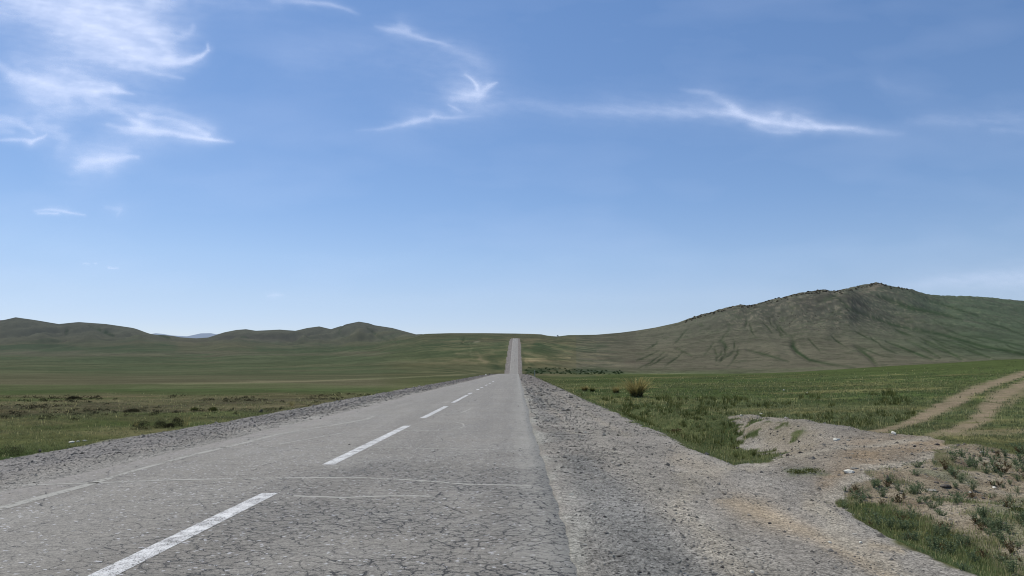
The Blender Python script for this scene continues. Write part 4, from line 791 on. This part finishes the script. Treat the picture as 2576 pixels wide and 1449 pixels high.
# single rocks
rocks = [ # px, py(base), width px, height px, material, peak, label
 (2233, 1212, 15, 17, m_rockd, True, 'dark pointed rock standing upright on the brown stony ground'),
 (2138, 1188, 34, 9, m_rockw, False, 'flat white rock lying in the middle of the gravel side road'), (2150, 1180, 20, 6, m_rockg, False, 'grey flat stone touching the flat white rock'),
 (2105, 1108, 15, 8, m_rockw, False, 'white stone at the far end of the gravel side road'), (2134, 1108, 11, 4, m_rockg, False, 'thin pale stone right of the white stone on the side road'), (2248, 1092, 12, 9, m_rockw, False, 'cream coloured stone beside the start of the dirt track'),
 (2378, 1224, 26, 8, m_rockd, False, 'dark bluish flat rock on the stony ground, right of the pointed rock'), (2345, 1236, 24, 6, m_rockg, False, 'grey slab left of the dark bluish flat rock'), (2355, 1215, 12, 5, m_rockd, False, 'small dark stone above the grey slab'),
 (657, 1037, 9, 10, m_rockd, False, 'black rock standing on the left gravel edge'), (101, 1137, 10, 7, m_rockd, False, 'black stone in the grass at the far left shoulder'),
 (180, 1114, 12, 6, m_rockw, False, 'white stone in the grass beyond the left shoulder'), (196, 1112, 8, 4, m_rockw, False, 'smaller white stone next to the white stone on the left'), (213, 1110, 10, 4, m_rockw, False, 'third pale stone of the row beyond the left shoulder'),
 (1972, 983, 6, 4, m_rockw, False, 'distant white stone in the right meadow'), (2030, 990, 6, 3, m_rockw, False, 'flat pale stone in the right meadow'), (1304, 1022, 6, 3, m_rockd, False, 'small dark stone lying on the right lane of the asphalt'),
 (1855, 1128, 10, 5, m_rockd, False, 'dark stone on the gravel just below the ditch grass'), (1722, 1106, 8, 4, m_rockd, False, 'dark stone at the gravel edge further along the ditch'), (2014, 1140, 12, 6, m_rockd, False, 'dark brown stone at the corner of ditch and side road'), (1981, 1146, 10, 6, m_rockd, False, 'dark round stone left of the dark brown stone'),
 (2010, 1112, 8, 5, m_rockd, False, 'small dark stone on the gravel berm by the side road'), (2300, 1124, 8, 5, m_rockd, False, 'dark stone at the lower edge of the dirt track mouth'), (2360, 1120, 9, 6, m_rockd, False, 'dark stone near the grass right of the side road'),
 (1892, 1440, 14, 8, m_rockw, False, 'white pebble at the bottom of the gravel shoulder'), (1936, 1318, 10, 6, m_rockd, False, 'dark pebble on the tan patch of gravel'), (1709, 1414, 12, 8, m_rockg, False, 'grey stone on the gravel shoulder nearest the asphalt'), (1818, 1428, 11, 7, m_rockd, False, 'dark stone right of the grey stone on the near shoulder'),
 (2165, 1366, 10, 5, m_rockw, False, 'small white pebble by the near grass strip'), (2087, 1366, 10, 6, m_rockw, False, 'oval white pebble in the middle of the near gravel'), (2558, 1298, 9, 6, m_rockb, False, 'brown stone at the right edge of the stony ground'),
 (2502, 1228, 12, 5, m_rockw, False, 'pale stone among the weeds on the right'), (2440, 1240, 9, 5, m_rockw, False, 'whitish stone below the dark bluish rock'), (2470, 1140, 12, 7, m_rockw, False, 'light stone at the top of the stony ground'), (1222, 944, 6, 4, m_rockw, False, 'white stone at the left side of the road crest'), (1231, 942, 5, 4, m_rockd, False, 'dark stone beside the white stone at the road crest'),
 (1865, 1046, 8, 5, m_rockw, False, 'pale slab stone on top of the gravel berm'), (1913, 1042, 10, 4, m_rockw, False, 'flat pale stone on top of the gravel berm, right one'), (2450, 1148, 9, 6, m_rockd, False, 'dark stone under the light stone at the top of the stony ground')]
for k, (px, py, w_, h_, mt, pk, lab) in enumerate(rocks):
    p = hit(px, py)
    if p is None: continue
    if 'asphalt' in lab: p = road_hit(px, py) + (0.0,)
    s_ = math.hypot(p[0], p[1]) / 1909.0
    o = place('rock', rockmesh(w_ * .56 * s_, w_ * .42 * s_, h_ * (.62 if not pk else .6) * s_, 500 + k, pk, 2), mt, (p[0], p[1], p[2] + h_ * s_ * (.2 if not pk else .42)), lab, 'rock', rz=random.uniform(0, 3))
# rocks of the hill crest
V = []; Fc = []
for k in range(620):
    if k < 330: u = g.uniform(1725, 2290); off = abs(g.normal(0, 4)) + .3
    elif k < 520: u = g.normal(2090, 45); off = g.uniform(50, 105)
    else: u = g.normal(1985, 55); off = g.uniform(40, 80)
    row = np.interp(u, gskyx, [q[1] for q in SKY]) + off; iu = int((u - GU[0]) / 10)
    dc = GD[HI][np.argmax(TG[iu, HI])]; p = None; d = 620.0
    while d < dc * 1.02:
        X = atd(u, row, d); zt = zat(X[0], X[1])
        if zt > X[2]: p = (X[0], X[1], zt); break
        d *= 1.012
    if p is None: continue
    s_ = (g.uniform(1.5, 6.0) if k < 330 else g.uniform(.8, 2.4)) * d / 1909.0 * .8; v_, f_ = rockmesh(s_, s_ * .8, s_ * g.uniform(.45, .9), 3000 + k, False, 1); b_ = len(V)
    V += [(a[0] + p[0], a[1] + p[1], a[2] + p[2]) for a in v_]; Fc += [tuple(i + b_ for i in q) for q in f_]
m_crag = simplemat('weathered crag', A(62, 58, 52), A(104, 96, 84), .2)
tag(mesh_np('crags', V, np.array(Fc), m_crag, smooth=False), 'brown rock outcrops strewn over the crest of the right hill', 'crags', kind='stuff')
# ------------------------------------------------------------------ roadside post and the far vehicle
m_post, T = newmat('grey concrete'); geo = T.node('ShaderNodeNewGeometry'); b = T.node('ShaderNodeBsdfDiffuse'); T.l.new(T.mix(T.noise(geo.outputs['Position'], 4, 4), c4(A(165, 168, 155)), c4(A(190, 192, 180))), b.inputs[0]); out(T, b.outputs[0])
def boxv(cx, cy, cz, sx_, sy2, sz_, taper=1.0):
    V = []; 
    for z_, k in ((-1, 1.0), (1, taper)): V += [(cx - sx_ / 2 * k, cy - sy2 / 2 * k, cz + z_ * sz_ / 2), (cx + sx_ / 2 * k, cy - sy2 / 2 * k, cz + z_ * sz_ / 2), (cx + sx_ / 2 * k, cy + sy2 / 2 * k, cz + z_ * sz_ / 2), (cx - sx_ / 2 * k, cy + sy2 / 2 * k, cz + z_ * sz_ / 2)]
    return V, [(3, 2, 1, 0), (4, 5, 6, 7), (0, 1, 5, 4), (1, 2, 6, 5), (2, 3, 7, 6), (3, 0, 4, 7)]
X = (4.9, 215.0); zp = zat(*X)
post = bpy.data.objects.new('roadside_post', None); COL.objects.link(post); post.location = (X[0], X[1], zp); tag(post, 'thin pale post standing at the right edge of the road crest', 'post')
hp = 1.75 + (0.15 - zp if zp < .15 else 0)
place('pole', boxv(0, 0, hp / 2 - .1, .27, .27, hp + .2, .85), m_post, (0, 0, 0), None, None).parent = post
place('cap', boxv(0, 0, hp + .04, .31, .31, .1, .6), m_post, (0, 0, 0), None, None).parent = post
m_dark = simplemat('dark vehicle paint', (.012, .016, .024), (.02, .026, .036), .5); m_glass = simplemat('vehicle glass', (.02, .03, .04), (.03, .04, .05), .5); m_tyre = simplemat('tyre rubber', (.01, .01, .01), (.02, .02, .02), 2)
best = None
for d in np.arange(1350, 1750, 5.0):
    x_, y_, _ = atd(1403, 846, d); z_ = zat(x_, y_); t = (z_ - CAMH) / d
    if best is None or t > best[0]: best = (t, x_, y_, z_)
veh = bpy.data.objects.new('vehicle', None); COL.objects.link(veh); veh.location = (best[1], best[2], best[3] - .1); veh.rotation_euler = (0, 0, math.radians(-35)); tag(veh, 'tiny dark vehicle on the skyline where the road leaves over the ridge', 'vehicle')
def vpart(n, vf, m): o = place(n, vf, m, (0, 0, 0), None, None); o.parent = veh; return o
vpart('body', boxv(0, 0, 1.0, 2.0, 4.6, 1.1, .96), m_dark); vpart('cabin', boxv(0, -.3, 1.95, 1.8, 3.0, .8, .8), m_dark)
vpart('window', boxv(0, -1.78, 1.9, 1.3, .06, .5, .85), m_glass)
for sx_ in (-1, 1):
    for sy2 in (-1.4, 1.4):
        V = [(sx_ * .9 + w_, sy2 + .38 * math.cos(a), .38 + .38 * math.sin(a)) for w_ in (-.12, .12) for a in np.linspace(0, 2 * math.pi, 13)[:-1]]; Q = [(i, (i + 1) % 12, (i + 1) % 12 + 12, i + 12) for i in range(12)]
        o = mesh_np('wheel', V, Q, m_tyre, veh)
# ------------------------------------------------------------------ cirrus clouds: a sheet of ice haze at 8 km
m_cloud, T = newmat('cirrus ice'); al = T.attr('alpha').outputs['Fac']
b = T.node('ShaderNodeBsdfTranslucent', i_Color=(.66, .70, .80, 1)); tr = T.node('ShaderNodeBsdfTransparent'); mx = T.node('ShaderNodeMixShader'); T.l.new(al, mx.inputs[0]); T.l.new(tr.outputs[0], mx.inputs[1]); T.l.new(b.outputs[0], mx.inputs[2]); out(T, mx.outputs[0])
uu, vv = np.meshgrid(np.arange(-60, 2640, 2.5), np.arange(-40, 790, 2.5)); sh_ = uu.shape; uu = uu.ravel(); vv = vv.ravel()
w1x = fbm(uu / 150, vv / 90, 4, 501) * 13 + fbm(uu / 45, vv / 26, 3, 507) * 4; w1y = fbm(uu / 150, vv / 90, 4, 503) * 10 + fbm(uu / 45, vv / 22, 3, 509) * 4
X2, Y2 = (uu + w1x) * 2, (vv + w1y) * 2; Xr, Yr = (uu - 1288 + w1x * .5) * 2, (vv + w1y * .5) * 2
Xm, Ym = (uu + w1x * .4) * 2, (vv + w1y * .4) * 2
CL = [
 [(0,-30,60,.8),(250,30,85,.9),(420,110,112,.95),(560,200,118,1),(660,262,88,1),(800,312,42,1),(940,308,26,.95),(1015,290,18,.85),(1048,258,12,.7),(1035,228,7,.45)],
 [(420,0,100,.85),(600,40,90,.9),(700,120,75,.85),(790,210,62,.75),(840,270,45,.7)], [(760,10,55,.75),(900,20,50,.35)], [(820,150,34,.35),(870,200,30,.45),(950,170,24,.35),(970,135,15,.25)],
 [(600,330,22,.45),(720,355,14,.4),(920,392,8,.25)], [(400,270,45,.45),(560,320,30,.4)], [(-60,60,60,.5),(150,70,70,.3),(380,180,60,.35)],
 [(50,370,26,.5),(130,395,42,.8),(220,420,52,.95),(330,450,48,.85),(480,465,32,.9),(600,466,18,.7),(670,476,9,.25)], [(-20,320,25,.3),(60,400,45,.45),(180,480,50,.5),(330,490,30,.4)], [(330,360,38,.4),(450,420,32,.45),(560,450,22,.5)],
 [(100,300,50,.22),(300,330,60,.25)], [(210,570,42,.22),(330,550,40,.34),(440,560,30,.3),(520,540,22,.38),(620,580,18,.38),(680,610,22,.4)], [(440,500,30,.3),(620,545,26,.35),(850,560,22,.25),(980,600,20,.2),(1070,650,18,.25)],
 [(550,640,20,.35),(640,660,30,.6),(720,645,46,.95),(790,665,32,.85),(880,672,18,.75),(960,686,18,.9),(1070,702,11,.95),(1180,716,6,.2)], [(720,590,22,.55),(860,600,20,.3),(950,625,18,.45),(1040,675,20,.65)], [(860,630,34,.35),(980,660,30,.45)],
 [(-20,600,32,.5),(90,605,24,.55),(150,640,16,.5),(170,665,12,.4)], [(-20,640,26,.3),(60,650,20,.25)], [(0,702,9,.4),(110,695,12,.55),(165,712,15,.9),(215,692,12,.8),(235,672,7,.4)], [(180,620,34,.35),(280,660,38,.42),(330,700,30,.35),(310,760,40,.15)],
 [(370,860,34,.25),(430,825,38,.8),(520,812,38,.95),(600,800,24,.8),(690,796,12,.45)], [(340,780,60,.16),(500,760,60,.26),(620,760,45,.3),(560,850,34,.25)],
 [(185,1060,7,.25),(260,1052,9,.55),(340,1064,9,.6),(425,1082,4,.35)], [(200,1073,5,.5),(300,1074,5,.5)], [(530,1046,12,.16),(600,1056,15,.3),(592,1078,9,.2)],
 [(414,1333,2.5,.4),(446,1334,2.5,.45)], [(474,1330,2.5,.35),(484,1331,2.5,.35)], [(540,1349,3,.8),(562,1352,3,.8),(588,1353,2.5,.6)],
]
CM = [
 [(1380,0,16,.2),(1530,0,14,.55),(1640,18,14,.5),(1740,46,8,.4),(1800,70,10,.12)], [(1000,0,40,.18),(1250,20,40,.18),(1400,20,30,.15)],
 [(1890,128,9,.25),(2000,148,15,.6),(2080,172,15,.55),(2160,198,11,.6),(2215,212,10,.5),(2300,235,16,.12)], [(2010,120,18,.3),(2060,150,14,.35)],
 [(2240,230,24,.14),(2340,270,30,.25),(2400,300,28,.28),(2470,330,26,.12)], [(2345,372,9,.45),(2375,395,8,.8),(2398,425,10,.95),(2405,455,16,.9),(2350,478,28,.8),(2285,492,24,.5)], [(2495,408,5,.5),(2455,425,16,.75),(2430,455,22,.75),(2410,480,18,.5)],
 [(1345,1487,5,.3),(1380,1484,7,.35),(1420,1488,4,.25)], [(2270,430,70,.18),(2400,450,60,.35)], [(2265,532,6,.4),(2295,548,8,.55),(2330,565,6,.35)], [(1790,656,6,.15),(1900,655,9,.3),(2020,635,14,.5),(2090,612,17,.75),(2160,602,14,.6),(2190,583,12,.75),(2240,597,9,.5),(2420,588,8,.16)],
 [(2000,560,50,.1),(2200,580,40,.22),(2500,560,40,.12)], [(1500,250,120,.09),(2000,260,120,.12),(2350,330,110,.14)],
]
CR = [
 [(-150,530,26,.16),(0,515,30,.22),(250,555,32,.28),(500,552,30,.3),(700,552,20,.42),(900,558,22,.5),(1040,568,20,.6),(1120,566,20,.95),(1180,580,15,.95),(1260,602,17,.9),(1350,618,20,.85),(1450,632,16,.9),(1560,640,12,.95),(1680,650,14,.8),(1800,658,16,.45),(1960,666,14,.12)],
 [(860,448,9,.14),(960,460,16,.32),(1020,480,18,.4),(1085,520,20,.42),(1140,558,16,.6)], [(1230,600,24,.4),(1340,585,22,.5),(1370,570,9,.3)], [(1420,600,18,.5),(1480,605,14,.6),(1530,632,12,.5)], [(1200,625,14,.25),(1310,650,10,.35),(1440,660,7,.4)],
 [(500,530,55,.12),(1000,540,60,.2),(1500,600,50,.12)], [(1840,410,30,.10),(1880,440,28,.12),(2050,500,60,.05)], [(2000,605,22,.10),(2120,598,20,.2),(2300,606,24,.2),(2450,590,40,.2),(2640,610,45,.2)], [(2420,650,14,.12),(2576,655,14,.12)],
 [(1950,1455,30,.2),(2150,1430,34,.35),(2400,1410,40,.45),(2700,1400,45,.5)],
]
fibre = .82 + .20 * fbm(uu / 60 + vv / 60, vv / 9 - uu / 60, 4, 521); fibre2 = .88 + .2 * fbm(uu / 22, vv / 10, 4, 523)
def acc(lst, a, b, wk=1.0, ak=1.0):
    t = np.zeros(uu.shape)
    for s_ in lst:
        core = stroke(a, b, [(q[0], q[1], q[2] * wk, q[3] * ak) for q in s_], 1.8); halo = stroke(a, b, [(q[0], q[1], q[2] * 2.1, q[3] * .42) for q in s_], 1.7); t = 1 - (1 - t) * (1 - np.clip(np.maximum(core, halo) * .78, 0, 1))
    return t
ca_l, ca_m, ca_r = acc(CL, X2 * .5 + (uu * 2) * .5, Y2 * .5 + (vv * 2) * .5, 1.06, 1.0), acc(CM, Xm, Ym, 1.2, .85), acc(CR, Xr, Yr, 1.35, .78)
tot = 1 - (1 - ca_l) * (1 - ca_m) * (1 - ca_r); texd = np.clip(fibre * fibre2 * (1 - .6 * tot) + .62 * tot + .08, .4, 1.15)
veil = .05 * np.clip(fbm(uu / 380, vv / 120, 4, 531) + .15, 0, 1)
alpha = np.clip(tot * texd * .82 + veil, 0, .9)
edge_ = ss(-60, -20, uu) * (1 - ss(2600, 2635, uu)) * (1 - ss(740, 785, vv)); alpha *= edge_
tn = tanrow(vv); D = (8000 - CAMH) / tn; Rr = D * (uu - CX) / (F * cp - (CY - vv) * sp)
CV = np.stack([Rr * cy_ - D * sy_, Rr * sy_ + D * cy_, np.full(uu.shape, 8000.0)], 1)
nr_, nc_ = sh_; j, i = np.meshgrid(np.arange(nr_ - 1), np.arange(nc_ - 1), indexing='ij'); q = (j * nc_ + i).ravel(); cq = np.stack([q, q + 1, q + nc_ + 1, q + nc_], 1)
cq = cq[alpha[cq].max(1) > .006]; used, inv = np.unique(cq, return_inverse=True)
o = mesh_np('clouds', CV[used], inv.reshape(-1, 4), m_cloud); a_ = o.data.attributes.new('alpha', 'FLOAT', 'POINT'); a_.data.foreach_set('value', alpha[used].astype(np.float32)); tag(o, kind='structure')
S.cycles.pixel_filter_type = 'BLACKMAN_HARRIS'; S.cycles.filter_width = 1.05; S.cycles.transparent_max_bounces = 12; S.cycles.max_bounces = 5
